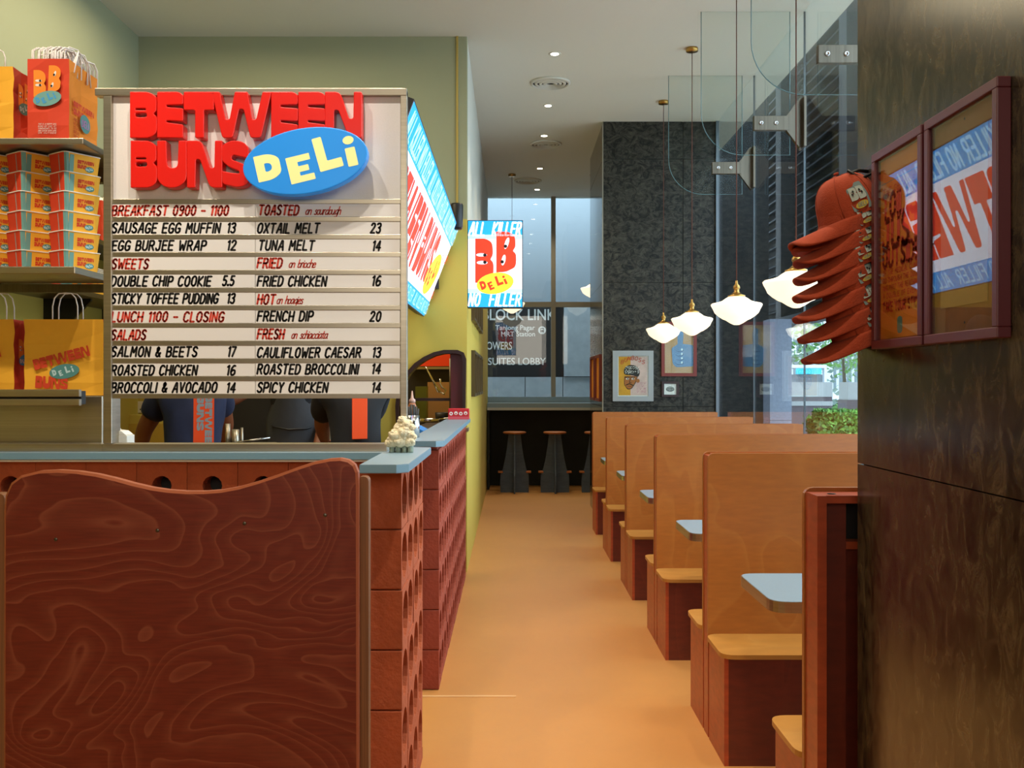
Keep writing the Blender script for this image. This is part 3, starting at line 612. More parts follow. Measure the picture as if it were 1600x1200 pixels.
MB().box(XM-.0565, XM-.045, 3.24, 3.96, .05, 1.25).build('dark_backing', M['grout'], wa)  # dark sheet behind joints and bores, stands in for shade in the holes
wb = thing('block_counter', 'long terracotta block counter along the aisle, farther back with a raised blue top', 'counter')
for r in range(6):
    for c in range(15):
        link('brick', b2, wb, (XM+random.uniform(-.002, .002), 4.85+.095+.1905*c, BH*(r+.5)))
MB().box(XM-.0572, XM-.05, 4.87, 7.66, .01, 1.21).build('dark_backing', M['grout'], wb)  # same dark sheet, puts deep shade into the bores of the long counter
wf = thing('block_counter', 'terracotta block front under the serving counter, with small round holes', 'counter')
for r in range(6):
    MB().box(-.661, -.488, 3.666, 3.775, .046+BH*r, .045+BH*(r+1)-.003).build('brick', M['brick'], wf)
    for c in range(1, 12):
        link('brick', b3, wf, (-.565-.193*c, 3.72+random.uniform(-.001, .001), .045+BH*(r+.5)))
MB().box(-3.0, -.49, 3.76, 3.775, .05, 1.255).build('dark_backing', M['dark'], wf)  # dark sheet closing the small holes, their shade put in as colour
MB().box(-.661, -.488, 3.665, 3.775, 0, .043).build('brick', M['brick'], wf)
for c in range(1, 12): MB().box(-.66-.193*c, -.471-.193*c, 3.665, 3.775, 0, .043).build('brick', M['brick'], wf)
ct = thing('serving_counter_top', 'pale blue laminate L shaped serving counter top under the menu board', 'worktop')
out = [(-3.05, 3.61), (-.487, 3.61), (-.487, 3.07), (-.37, 3.07), (-.335, 3.105), (-.33, 3.90), (-.50, 3.95), (-3.05, 3.95)]
MB().prism(out, 1.262, 1.290, 'z').build('top_panel', M['lam'], ct)
MB().prism(inset(out, .0015), 1.2645, 1.2875, 'z').build('edge_band', M['lamf'], ct)
MB().box(-3.05, -.49, 3.618, 3.66, 1.254, 1.2615).build('under_trim', M['wht'], ct)
t = thing('raised_counter_top', 'blue laminate top of the long block counter, below the red carton', 'worktop')
out = [(-.522, 4.69), (-.372, 4.69), (-.335, 4.727), (-.335, 7.71), (-.522, 7.71)]
MB().prism(out, 1.2385, 1.268, 'z').build('top_panel', M['lam'], t)
MB().prism(inset(out, .0015), 1.241, 1.2655, 'z').build('edge_band', M['lamf'], t)
MB().box(-.50, -.38, 4.86, 7.68, 1.2155, 1.238).build('packer', M['brickd'], t)
# ================================================================== RED BOOTH PANEL AT FRONT LEFT
YB = 2.2
pts = [(5, 1400), (5, 800), (7, 775), (16, 755), (32, 743), (60, 736), (90, 734.5), (120, 736.5), (150, 741), (180, 748), (205, 755), (235, 762), (262, 766), (290, 768), (318, 768), (345, 766), (372, 761), (400, 753), (430, 743), (460, 732), (490, 722), (515, 717), (532, 716), (545, 719), (554, 726), (559, 738), (560, 760), (560, 1400)]
o_ = [(wx(x, YB), max(wz(y, YB), 0)) for x, y in pts]
t = thing('front_booth_back', 'large red stained plywood booth back with a wavy top edge', 'partition')
m_ = MB(); bo = o_[::-1]; bo = bo if sum(a[0]*b[1]-b[0]*a[1] for a, b in zip(bo, bo[1:]+bo[:1])) > 0 else bo[::-1]
ins = inset(bo, -.006)
n = len(bo); vs = [(p[0], YB, p[1]) for p in ins]+[(p[0], YB+.005, p[1]) for p in bo]+[(p[0], YB+.026, p[1]) for p in bo]
m_.add(vs, [tuple(range(n))], 0); m_.add(vs, [(i, n+i, n+(i+1) % n, (i+1) % n) for i in range(n)], 1); m_.add(vs, [(n+i, 2*n+i, 2*n+(i+1) % n, n+(i+1) % n) for i in range(n)], 1); m_.add(vs, [tuple(range(3*n-1, 2*n-1, -1))], 0)
m_.build('back_panel', [M['redply'], M['edger']], t)
for (x, y) in ((87, 843), (246, 829), (382, 818), (508, 805)):
    MB().lathe([(0, 0), (.0035, -.0006), (.0045, .0004)], 10, 0, (wx(x, YB), YB-.0004, wz(y, YB)), None, 'y').build('screw', M['steeld'], t)
for side, (a, b, top) in enumerate(((560.5, 577, 744), (-12, 12, 770))):
    pr = rpoly([(wx(a, 2.24), 0, 0), (wx(b, 2.24), 0, 0), (wx(b, 2.24), wz(top, 2.24), .02), (wx(a, 2.24), wz(top, 2.24), .01)], .01, 4)
    MB().prism(pr, 2.228, 2.262, 'y').build('side_panel', M['edge'], t)
#@@END
# ================================================================== MENU BOARD
YM = 3.68
mb = thing('menu_board', 'steel framed white menu board with slotted rows of dishes and prices', 'menu board')
def pbox(x0, x1, y0, y1, Y0, Y1, nm, m, par, bev=0): return MB().box(wx(x0, YM), wx(x1, YM), Y0, Y1, wz(y1, YM), wz(y0, YM), bev=bev).build(nm, m, par)
pbox(163, 176, 141, 693, YM-.01, YM+.03, 'frame_post', M['steel'], mb, .002); pbox(626, 636, 141, 693, YM-.01, YM+.03, 'frame_post', M['steel'], mb, .002)
pbox(150, 636, 139, 150.5, YM-.012, YM+.032, 'top_rail', M['steel'], mb, .002)
MB().box(-3.04, wx(163, YM), YM-.02, YM+.08, 1.291, wz(693.5, YM)).build('bottom_track', M['steel'], mb)
MB().box(wx(163, YM)+.001, wx(605, YM), YM-.02, YM+.08, 1.291, wz(693.5, YM)).build('bottom_track', M['steel'], mb)
pbox(176, 626, 150.5, 316, YM+.008, YM+.016, 'sign_panel', M['board'], mb)
pbox(174, 626, 316, 620, YM+.008, YM+.016, 'slat_backing', M['steel'], mb)
R0, RS = 328.6, 27.65
def row_y(i): return R0+RS*i
for i in range(12):
    y = row_y(i)-RS/2
    pbox(173.5, 626, y-3.6, y+3.6, YM-.002, YM+.008, 'steel_rail', M['steel'], mb, .001)
rows = [
 ('r', 'BREAKFAST 0900 - 1100', 175, 358, None, 0, 0, 'r', 'TOASTED', 404, 468, None, 0, 0, ('on sourdough', 477, 535)),
 ('k', 'SAUSAGE EGG MUFFIN', 175, 345, '13', 355, 369, 'k', 'OXTAIL MELT', 402, 500, '23', 579, 596, None),
 ('k', 'EGG BURJEE WRAP', 175, 323, '12', 355, 370, 'k', 'TUNA MELT', 404, 492, '14', 582, 596, None),
 ('r', 'SWEETS', 175, 233, None, 0, 0, 'r', 'FRIED', 402, 442, None, 0, 0, ('on brioche', 451, 496)),
 ('k', 'DOUBLE CHIP COOKIE', 173.5, 331, '5.5', 348, 367, 'k', 'FRIED CHICKEN', 402, 511, '16', 581, 596, None),
 ('k', 'STICKY TOFFEE PUDDING', 174, 342, '13', 355, 368, 'r', 'HOT', 402, 431, None, 0, 0, ('on hoagies', 432, 476)),
 ('r', 'LUNCH 1100 - CLOSING', 174, 351, None, 0, 0, 'k', 'FRENCH DIP', 402, 490, '20', 578, 596, None),
 ('r', 'SALADS', 174, 229, None, 0, 0, 'r', 'FRESH', 402, 445, None, 0, 0, ('on schiacciata', 455, 515)),
 ('k', 'SALMON & BEETS', 174, 309, '17', 356, 369, 'k', 'CAULIFLOWER CAESAR', 402, 565, '13', 582, 596, None),
 ('k', 'ROASTED CHICKEN', 174, 309, '16', 354, 369, 'k', 'ROASTED BROCCOLINI', 402, 561, '14', 581, 596, None),
 ('k', 'BROCCOLI & AVOCADO', 174, 340, '14', 354, 369, 'k', 'SPICY CHICKEN', 402, 513, '14', 581, 596, None)]
for i, r in enumerate(rows):
    for side in (0, 1):
        x0, x1 = ((174.5, 398.6), (399.4, 625))[side]
        y0, y1 = row_y(i)-10, row_y(i)+10
        Yc = YM-.0005+random.uniform(-.0008, .0008)
        s_ = MB().box(wx(x0, YM), wx(x1, YM), Yc, Yc+.004, wz(y1, YM), wz(y0, YM)).build('menu_card', M['slat'], mb)
        q = r[7*side:7*side+7]; ink = M['inkr'] if q[0] == 'r' else M['ink']
        put = lambda fl, nm: fl.build(nm, XZ(Yc-.0006), s_)
        fl = Flat(); yb = wz(row_y(i)+7.6, YM)+random.uniform(-.002, .002); hh = 14.6*YM/F
        fl.stroke_text(q[1], wx(q[2], YM), wx(q[3], YM), yb, hh, ink, 0, .215, jit=.02); put(fl, 'lettering')
        if q[4]: fl = Flat(); fl.stroke_text(q[4], wx(q[5], YM), wx(q[6], YM), yb+random.uniform(-.002, .002), hh, ink, 0, .21); put(fl, 'price')
        if side and r[14]: fl = Flat(); fl.stroke_text(r[14][0], wx(r[14][1], YM), wx(r[14][2], YM), yb+.001, hh*.85, ink, 0, .13, slant=.3, gap=.04); put(fl, 'script_note')
# big projecting letters
def place3d(ch, x0, x1, y0, y1, Yf, depth, m, nm, par, bev=.003, shear=0):
    L_, wd = FAT[ch]; sx = (wx(x1, YM)-wx(x0, YM))/wd; sz = (y1-y0)*YM/F
    loops = [[(p[0]*sx+shear*p[1], p[1]*sz) for p in lp] for lp in L_]
    v, f = curve_fill(loops, depth/2-bev, bev)
    vs = [(wx(x0, YM)+p[0], Yf+depth/2-p[2], wz(y1, YM)+p[1]) for p in v]
    return MB().add(vs, f).build(nm, m, par)
for ch, a, b in (('B', 210, 252), ('E', 252, 294), ('T', 293, 340), ('W', 336, 429), ('E', 428, 471), ('E', 470, 513), ('N', 511, 568)):
    place3d(ch, a, b, 148.5, 220, YM-.045, .05, M['red'], 'letter', mb)
for ch, a, b in (('B', 211, 252), ('U', 252, 298), ('N', 298, 353), ('S', 351, 396)):
    place3d(ch, a, b, 224, 297, YM-.045, .05, M['red'], 'letter', mb)
k = YM/F
ov = ellipse(wx(484.5, YM), wz(259.5, YM), 96*k, 50*k, .17, 48)
v, f = curve_fill([ov], .02, .004)
o_ = MB().add([(p[0], YM-.065-p[2], p[1]) for p in v], f).build('sign_oval', M['blue'], mb)
for ch, cx, cy, wpx, hpx, rot in (('D', 414, 293, 38, 40, .22), ('e', 464, 296, 38, 41, .24), ('L', 508, 277, 37, 52, .27), ('i', 551, 269, 16, 46, .22)):
    v, f = fat(ch); sx, sz = wpx*k/FAT[ch][1], hpx*k
    c_, s_ = math.cos(rot), math.sin(rot); vs = []
    x_, z_ = wx(cx, YM), wz(cy, YM)
    for p in v: X, Z = p[0]*sx, p[1]*sz; vs.append((x_+X*c_-Z*s_, YM-.0895, z_+X*s_+Z*c_))
    MB().add(vs, f).build('oval_letter', M['cream'], o_)
for sx_ in (222, 300, 380, 520):
    MB().tube([(wx(sx_, YM), YM-.02, wz(260, YM)), (wx(sx_, YM), YM+.009, wz(260, YM))], .004, 8).build('stand_off', M['steel'], mb)
# ================================================================== LIGHT BOXES
# long tilted box over the aisle counter
t = thing('light_box', 'long tilted illuminated light box with red letters along the aisle side of the kitchen', 'light box')
ya, yb_ = 4.3, 7.83
tx, tz = -84*7.83/F, wz(355, 7.83); bx_, bz_ = -138*7.83/F, wz(495, 7.83)
e2 = Vector((tx-bx_, 0, tz-bz_)); HB = e2.length; e2.normalize(); e1 = Vector((0, 1, 0)); nrm = Vector((e2.z, 0, -e2.x))
O_ = Vector((bx_, ya, bz_)); LB = yb_-ya
def LBm(x, y, z): return tuple(O_+e1*x+e2*y+nrm*z)
m_ = MB(); A = [(0, 0), (LB, 0), (LB, HB), (0, HB)]
for zz in (-.07, 0): m_.v += [LBm(a, b, zz) for a, b in A]
m_.f = [(0, 1, 2, 3), (4, 5, 6, 7), (0, 1, 5, 4), (1, 2, 6, 5), (2, 3, 7, 6), (3, 0, 4, 7)]; m_.m = [0]*6; m_.sm = [False]*6
m_.build('casing', M['black'], t)
fl = Flat(); fl.rect(.008, .008, LB-.008, HB-.008, M['lw'], 0)
fl.rect(.008, HB-.17, LB-.008, HB-.008, M['lb'], 1); fl.rect(.008, .008, LB-.008, .13, M['lb'], 1)
for q in range(3): fl.stroke_text('ALL KILLER NO FILLER', .06+q*1.22, 1.2+q*1.22, HB-.15, .12, M['lbp'], 2, .16)
for q in range(3): fl.stroke_text('ALL KILLER NO FILLER', .06+q*1.22, 1.2+q*1.22, .03, .08, M['lbp'], 2, .16)
fl.fat_text('BETWEEN', .15, .20, 1.75, .37, M['lr'], 2, 0, T=None); fl.fat_text('BUNS', 1.85, .20, 2.75, .37, M['lr'], 2)
deli(fl, 3.0, .31, .33, .16, .18, M['ly'], M['lr'], 3)
fl.stroke_text('ALL KILLER', 3.2, 3.62, .47, .06, M['lr'], 2, .14); fl.stroke_text('NO FILLER', 3.33, 3.64, .17, .05, M['lr'], 2, .14)
fl.build('lit_face', lambda x, y, z: LBm(x, y, z+.002), t)
MB().box(tx-.24, tx-.16, yb_-.03, YK-.002, tz-.5, tz-.42).build('wall_arm', M['black'], t)
# square two-sided box
t = thing('light_box', 'square hanging light box with two red letter faces and the words ALL KILLER NO FILLER', 'light box')
YS = 7.95; x0, x1, z0, z1 = XC+.0005, wx(817, YS), wz(481, YS), wz(344, YS)
MB().box(x0, x1, YS, YS+.10, z0, z1, bev=.004).build('casing', M['black'], t)
W_, Hh = x1-x0-.012, z1-z0-.012
fl = Flat(); fl.rect(0, 0, W_, Hh, M['lw'], 0)
fl.rect(0, Hh-.115, W_, Hh, M['lb'], 1); fl.rect(0, 0, W_, .115, M['lb'], 1)
fl.rect(0, .115, W_, .15, M['lbp'], 1); fl.rect(0, Hh-.15, W_, Hh-.115, M['lbp'], 1)
fl.stroke_text('ALL', .006, .15, Hh-.12, .105, M['lw'], 2, .15, gap=.3); fl.stroke_text('KILLER', .20, W_-.002, Hh-.12, .105, M['lw'], 2, .15, gap=.3)
fl.stroke_text('NO', .004, .105, .012, .10, M['lw'], 2, .15, gap=.3); fl.stroke_text('FILLER', .175, W_-.004, .012, .10, M['lw'], 2, .15, gap=.3)
u = W_
for ox, oy, ww, hh2, sl in ((.13, .28, .34, .515, 0), (.52, .40, .37, .475, 0)):
    base = rpoly([(0, 0, .01), (.5, .02, .1), (1, .14, .2), (1, .46, .25), (.82, .53, .06), (.97, .62, .15), (.95, .9, .25), (.6, 1, .3), (0, 1, .02)], .1)
    fl.poly([(ox*u+p[0]*ww*u, oy*Hh+p[1]*hh2*Hh) for p in base], M['lr'], 2)
for ex, ey, rx, ry, rot in ((.25, .605, .10, .030, 0), (.26, .515, .10, .032, 0), (.715, .74, .035, .11, -.3), (.655, .545, .035, .10, -.2)):
    fl.ellipse(ex*u, ey*Hh, rx*u, ry*u*(1 if rx > .05 else 1), M['lw'], 3, rot)
for ex, ey in ((.31, .603), (.31, .52), (.69, .705), (.63, .525)): fl.ellipse(ex*u, ey*Hh, .032*u, .032*u, M['ld'], 4)
deli(fl, .50*u, .275*Hh, .345*u, .195*u, .17, M['ly'], M['lr'], 5)
fl.build('lit_face', lambda x, y, z: (x0+.006+x, YS-.002-z, z0+.006+y), t)
fl.build('lit_face', lambda x, y, z: (x1-.006-x, YS+.102+z, z0+.006+y), t)
# speaker
t = thing('wall_speaker', 'small black loudspeaker at the far end of the tilted light box', 'speaker')
MB().lathe([(0, 0), (.04, 0), (.047, .02), (.052, .19), (.045, .205), (0, .205)], 20, 0, (wx(713.5, 7.6), 7.62, wz(358, 7.6))).build('cabinet', M['black'], t)
MB().box(wx(713.5, 7.6)-.015, wx(713.5, 7.6)+.015, 7.65, YK-.001, wz(342, 7.6), wz(336, 7.6)).build('wall_bracket', M['black'], t)
# framed pictures seen edge-on along the corridor wall and the side stone wall
def frame_side(label, x, yc, z0, z1, wd, facing, m, inner, group=None):
    t = thing('wall_picture', label, 'picture', group=group)
    s_ = 1 if facing > 0 else -1; a, b = yc-wd/2, yc+wd/2; d = .035*s_
    m_ = MB()
    for (p, q, r, s2) in ((a, b, z0, z0+.03), (a, b, z1-.03, z1), (a, a+.03, z0+.03, z1-.03), (b-.03, b, z0+.03, z1-.03)): m_.box(min(x, x+d), max(x, x+d), p, q, r, s2)
    m_.build('frame', m, t); MB().box(min(x, x+d*.4), max(x, x+d*.4), a+.03, b-.03, z0+.03, z1-.03).build('print', inner, t)
    return t
for i in range(4):
    frame_side('Dark edged picture in the lower row on the corridor wall, '+ORD[i]+' beyond the kitchen hatch', XC, 8.95+.62*i, 1.43, 1.85, .5, 1, mat('olive_frame', '#4a3c1c', .4), M['card'])
    frame_side('Dark edged picture in the upper row on the corridor wall, '+ORD[i]+' beyond the kitchen hatch', XC, 8.95+.62*i, 2.12, 2.56, .5, 1, mat('olive_frame', '#4a3c1c', .4), M['card'])
for i in range(2):
    frame_side('Red framed picture on the side of the stone end wall, '+['nearer the booths', 'nearer the window'][i], .993, 10.85+.7*i, 1.35, 1.87, .56, -1, M['rframe'], M['orange'])
# pictures on the stone end wall
def picture(label, px0, px1, py0, py1, fw, m, fl_fn, back):
    t = thing('wall_picture', label, 'picture'); Y = YE
    a, b, c, d = wx(px0, Y), wx(px1, Y), wz(py1, Y), wz(py0, Y); g = fw
    for nm, bx in (('frame_rail', (a, b, c, c+g)), ('frame_rail', (a, b, d-g, d)), ('frame_stile', (a, a+g, c+g, d-g)), ('frame_stile', (b-g, b, c+g, d-g))):
        MB().box(bx[0], bx[1], Y-.03, Y-.0005, bx[2], bx[3]).build(nm, m, t)
    MB().box(a+g, b-g, Y-.014, Y-.0005, c+g, d-g).build('backing', back, t)
    fl = Flat(); fl_fn(fl, b-a-2*g, d-c-2*g); fl.build('print', lambda x, y, z: (a+g+x, Y-.0146-z, c+g+y), t, .0006)
    MB().box(a+g, b-g, Y-.0225, Y-.0215, c+g, d-g).build('picture_glass', M['glass'], t)
def art1(f_, w_, h_):
    f_.rect(.01, .01, w_-.01, h_-.01, mat('art_pink', '#d8b6a8', .8, noise=(9, .15)), 0); f_.rect(.01, .01, w_*.42, h_-.01, mat('art_ochre', '#d79a2c', .8, noise=(9, .2)), 1)
    sk, kk = mat('art_face', '#b06b34', .8), M['ink']
    f_.poly(rpoly([(w_*.22, h_*.5), (w_*.2, h_*.3), (w_*.32, h_*.16), (w_*.46, h_*.18), (w_*.6, h_*.34), (w_*.66, h_*.5)], .02), kk, 2)
    f_.poly(rpoly([(w_*.235, h_*.5), (w_*.215, h_*.3), (w_*.33, h_*.18), (w_*.45, h_*.195), (w_*.58, h_*.35), (w_*.64, h_*.5)], .02), sk, 3)
    f_.ellipse(w_*.66, h_*.38, w_*.06, h_*.05, sk, 3)
    f_.poly(rpoly([(w_*.2, h_*.53), (w_*.2, h_*.68), (w_*.35, h_*.78), (w_*.6, h_*.76), (w_*.74, h_*.62), (w_*.68, h_*.46), (w_*.5, h_*.52)], .03), kk, 4)
    for _ in range(90):
        x, y = random.uniform(.24, .70), random.uniform(.56, .74); f_.ellipse(w_*x, h_*y, w_*.012, h_*.008, M['wht'], 5)
    for ex in (.32, .5): f_.ellipse(w_*ex, h_*.43, w_*.05, h_*.022, M['wht'], 5); f_.ellipse(w_*(ex+.01), h_*.43, w_*.02, h_*.018, kk, 6); f_.line([(w_*(ex-.08), h_*.47), (w_*(ex+.07), h_*.475)], .008, kk, 6)
    f_.line([(w_*.42, h_*.44), (w_*.38, h_*.34), (w_*.45, h_*.33)], .006, kk, 6); f_.line([(w_*.28, h_*.28), (w_*.38, h_*.31), (w_*.5, h_*.27)], .010, kk, 6); f_.line([(w_*.34, h_*.25), (w_*.46, h_*.245)], .006, M['lip'], 6)
    for i_, ch in enumerate('BUNBOSS'):
        a = .1+i_*.115; yy = h_*(.80+.10*math.sin(i_/6*PI)); f_.stroke_text(ch, w_*a, w_*(a+.1), yy, h_*.09, mat('art_red', '#c8482c', .8), 5, .16)
    for r in range(4): f_.stroke_text('OICV ROB'[r:r+4], w_*.62, w_*.92, h_*(.30-.07*r), h_*.045, mat('art_magenta', '#b4567c', .8), 5, .12)
picture('grey framed portrait of a moustached man in a speckled cap on the stone wall', 957, 1020.5, 548, 627, .055, M['gframe'], art1, M['wht'])
def art2(f_, w_, h_):
    bl, bd = mat('art_blue', '#5c86ab', .8, noise=(9, .12)), mat('art_blue_dark', '#2e4e70', .8)
    f_.rect(0, 0, w_, h_, mat('art_tan', '#b58d58', .8, noise=(8, .15)), 0)
    f_.poly(rpoly([(w_*.45, h_*.5), (w_*.45, h_*.92), (w_*.6, h_*.95), (w_*.66, h_*.8), (w_*.62, h_*.5)], .02), bl, 1)
    f_.poly(rpoly([(w_*.28, h_*.2), (w_*.24, h_*.52), (w_*.5, h_*.62), (w_, h_*.58), (w_, h_*.14), (w_*.4, h_*.12)], .02), bl, 2)
    for q in range(4): f_.ellipse(w_*(.52), h_*(.21+.09*q), w_*.14, h_*.04, bd, 3); f_.ellipse(w_*(.51), h_*(.215+.09*q), w_*.13, h_*.034, bl, 4); f_.ellipse(w_*.60, h_*(.22+.09*q), w_*.035, h_*.024, M['pale'], 5)
picture('tall red framed picture of a blue thumbs-up fist behind the farthest pendant lamps', 1033, 1088, 503, 588, .035, M['rframe'], art2, M['card'])
def art3(f_, w_, h_):
    f_.ellipse(w_*.5, h_*.5, w_*.34, h_*.24, mat('art_grey', '#6c6a5e', .8), 0); f_.ellipse(w_*.5, h_*.52, w_*.28, h_*.16, mat('art_grey2', '#a29f90', .8), 1); f_.line([(w_*.2, h_*.4), (w_*.5, h_*.34), (w_*.8, h_*.4)], .006, M['ink'], 2)
    for q in range(8): f_.line([(w_*(.25+.06*q), h_*.45), (w_*(.3+.06*q), h_*.6)], .004, M['ink'], 2)
picture('tiny dark framed sandwich drawing below the thumbs-up picture', 1033.5, 1060, 596, 620, .025, M['dframe'], art3, M['wht'])
# ================================================================== POSTERS ON THE COLUMN
def poster(label, yn, yf, z0, z1, fill):
    t = thing('framed_poster', label, 'poster'); x = .95; g = .021; dp = .028
    for nm, (a, b, c, d) in (('frame_rail', (yn, yf, z0, z0+g)), ('frame_rail', (yn, yf, z1-g, z1)), ('frame_stile', (yn, yn+g, z0+g, z1-g)), ('frame_stile', (yf-g, yf, z0+g, z1-g))):
        MB().box(x-dp, x-.0005, a, b, c, d, bev=.002).build(nm, M['frame'], t)
    MB().box(x-.012, x-.0005, yn+g, yf-g, z0+g, z1-g).build('backing', M['cork'], t)
    fl = Flat(); fill(fl, yf-yn-2*g, z1-z0-2*g); fl.build('print', lambda px_, py_, z: (x-.0125-z, yf-g-px_, z0+g+py_), t, .0006)
    MB().box(x-.022, x-.0205, yn+g, yf-g, z0+g, z1-g).build('poster_glass', M['glassp'], t)
def p1(f_, w_, h_):
    f_.rect(.004, .004, w_-.004, h_-.004, M['orange'], 0); pr = M['redside']
    f_.rect(.01, h_*.86, w_-.01, h_*.863, M['teal'], 1)
    f_.stroke_text('THE GREAT BIG', .02, w_-.02, h_*.80, .014, pr, 1, .16)
    for txt, y, hh in (('TOILET', .67, .055), ('JUST', .50, .07), ('OUTSIDE', .40, .045)): f_.stroke_text(txt, .02, w_-.02, h_*y, hh, pr, 1, .26, slant=.02)
    for i_, txt in enumerate(('OF THE MEDICAL CLINIC', 'GO THROUGH THE DOOR', 'AND PAST THE REACHING', 'A DOUBLE OF EVERY', 'AND THE BEANS')): f_.stroke_text(txt, .02, w_-.025, h_*(.355-.042*i_), .012, pr, 1, .17, slant=.02)
    f_.stroke_text('TAKE YOUR STICK', .02, w_-.02, h_*.155, .022, pr, 1, .22, slant=.02)
    f_.poly(rpoly([(w_*.42, h_*.03), (w_*.54, h_*.03), (w_*.54, h_*.12), (w_*.42, h_*.12)], .012), M['teal'], 1)
poster('left of the two maroon framed posters, orange print headed TOILET JUST OUTSIDE', 2.165, 2.465, 1.637, 2.135, p1)
def p2(f_, w_, h_):
    f_.rect(.03, h_*.12, w_-.045, h_*.90, mat('grey_card', '#8f8f86', .8), 0); f_.rect(.03, h_*.12, w_-.045, h_*.30, M['card'], 1)
    f_.ellipse(w_*.5, h_*.965, .003, .003, M['ink'], 1); f_.ellipse(w_*.5, h_*.04, .003, .003, M['ink'], 1)
poster('right of the two maroon framed posters, tan board reflecting the light box', 1.825, 2.150, 1.637, 2.135, p2)
# ================================================================== CAPS
def crown_pt(u, v_, s=1.0):   # u around (0 = brim side -X), v up 0..1 ; local: brim toward -X
    a = PI+u; r = math.cos(v_*PI/2)**.62
    return Vector((.088*s*r*math.cos(a), .078*s*r*math.sin(a), .118*s*math.sin(v_*PI/2)**.95))
def cap_objs(label, loc, tilt, rz, top=False):
    t = thing('cap', label, 'cap', loc, 0, 'orange caps stacked on the hook'); t.rotation_euler = (0, tilt, rz)
    m_ = MB(); vs = []; fs = []; n, q = 28, 9
    for j in range(q+1):
        for k_ in range(n): vs.append(tuple(crown_pt(2*PI*k_/n, j/q*.985)))
    for j in range(q):
        for k_ in range(n): a = j*n+k_; b = j*n+(k_+1) % n; fs.append((a, b, b+n, a+n))
    fs.append(tuple(q*n+k_ for k_ in range(n)))
    m_.add(vs, fs, 0, None, True)
    for s in range(6):
        u = 2*PI*s/6+.001; m_.tube([crown_pt(u, j/8*.97)*1.004 for j in range(9)], .0012, 4)
    m_.ell((0, 0, .126), (.008, .008, .004), 8)
    m_.build('crown', M['cap'], t, fix=False)
    # curved brim
    m_ = MB(); vs = []; fs = []; nu, nr = 20, 8
    for j in range(nr+1):
        for k_ in range(nu+1):
            s = -1+2*k_/nu; a = PI+s*1.52; base = Vector((.088*math.cos(a), .078*math.sin(a), 0))
            fr = j/nr; xe = -.004-.176*(max(0, 1-abs(s)**3.4))**.5
            x = base.x*(1-fr)+min(xe, base.x)*fr; y = base.y*(1-fr*.05)
            z = -.036*(abs(y)/.078)**2*math.sin(fr*PI*.5)-.006*fr
            vs.append((x, y, z+.001))
    for j in range(nr):
        for k_ in range(nu): a = j*(nu+1)+k_; fs.append((a, a+1, a+nu+2, a+nu+1))
    m_.add(vs, fs, 0, None, True); me = m_.mesh('brim', [M['cap'], M['capu']])
    o = link('brim', me, t); md = o.modifiers.new('solid', 'SOLIDIFY'); md.thickness = .005; md.offset = 0; md.material_offset = 0
    # patch following the crown, on the camera side
    fl = Flat(); fl.poly(rpoly([(0, 0), (1, .0), (1.05, .5), (1, 1.05), (.6, 1.05), (.45, .9), (0, .85)], .08), M['capg'], 0)
    fl.fat_text('BB', .08, .34, .92, .5, mat('patch_light', '#a2ada4', .8), 1)
    for ex, ey in ((.22, .55), (.30, .66), (.66, .66), (.74, .56)): fl.ellipse(ex, ey, .05, .05, M['ink'], 2)
    fl.ellipse(.5, .16, .34, .11, M['capy'], 1, .1); fl.stroke_text('DELI', .3, .7, .10, .12, M['capg'], 2, .2)
    def PF_(x, y, z):
        p = crown_pt((1.36 if top else 1.45)+x*.58, .04+y*(.42 if top else .25), 1.0)
        return tuple(p+p.normalized()*(.0012+z*2))
    fl.build('patch', PF_, t, .0006)
    return t
cz = [385, 391, 413, 440, 468, 501, 533, 566]
cx_ = [1236, 1247, 1243, 1243, 1242, 1242, 1250, 1256]
names = ['topmost orange cap with its whole crown showing', 'orange cap nested just behind the topmost one', 'third cap down in the orange stack', 'fourth cap down in the orange stack', 'fifth cap down in the orange stack', 'sixth cap down in the orange stack', 'second lowest orange cap in the stack', 'lowest orange cap in the stack']
for i in range(8):
    Yc = 2.56+(.0 if i != 1 else .035)
    tilt = -.42 if i else -.36
    bx_ = wx(cx_[i], 2.56); bz_ = wz(cz[i], 2.56)
    L_ = .180; ex = bx_+L_*math.cos(tilt)*.98; ez = bz_+L_*math.sin(-tilt)*1.0+.012
    cap_objs(names[i], (ex, Yc, ez), tilt, random.uniform(-.05, .05), i < 2)
t = thing('cap_hook', 'black strap hook on the column holding the orange caps', 'hook')
MB().box(.945, .9495, 2.50, 2.60, wz(300, 2.55), wz(260, 2.55)).build('plate', M['black'], t)
MB().tube([(.945, 2.55, wz(268, 2.55)), (.92, 2.55, wz(266, 2.55)), (.895, 2.55, wz(272, 2.55)), (.875, 2.55, wz(279, 2.55))], .005, 8).build('strap', M['black'], t)
MB().tube([(.945, 2.52, wz(275, 2.55)), (.92, 2.52, wz(282, 2.55)), (.90, 2.52, wz(277, 2.55)), (.88, 2.52, wz(270, 2.55))], .004, 8).build('strap', M['black'], t)
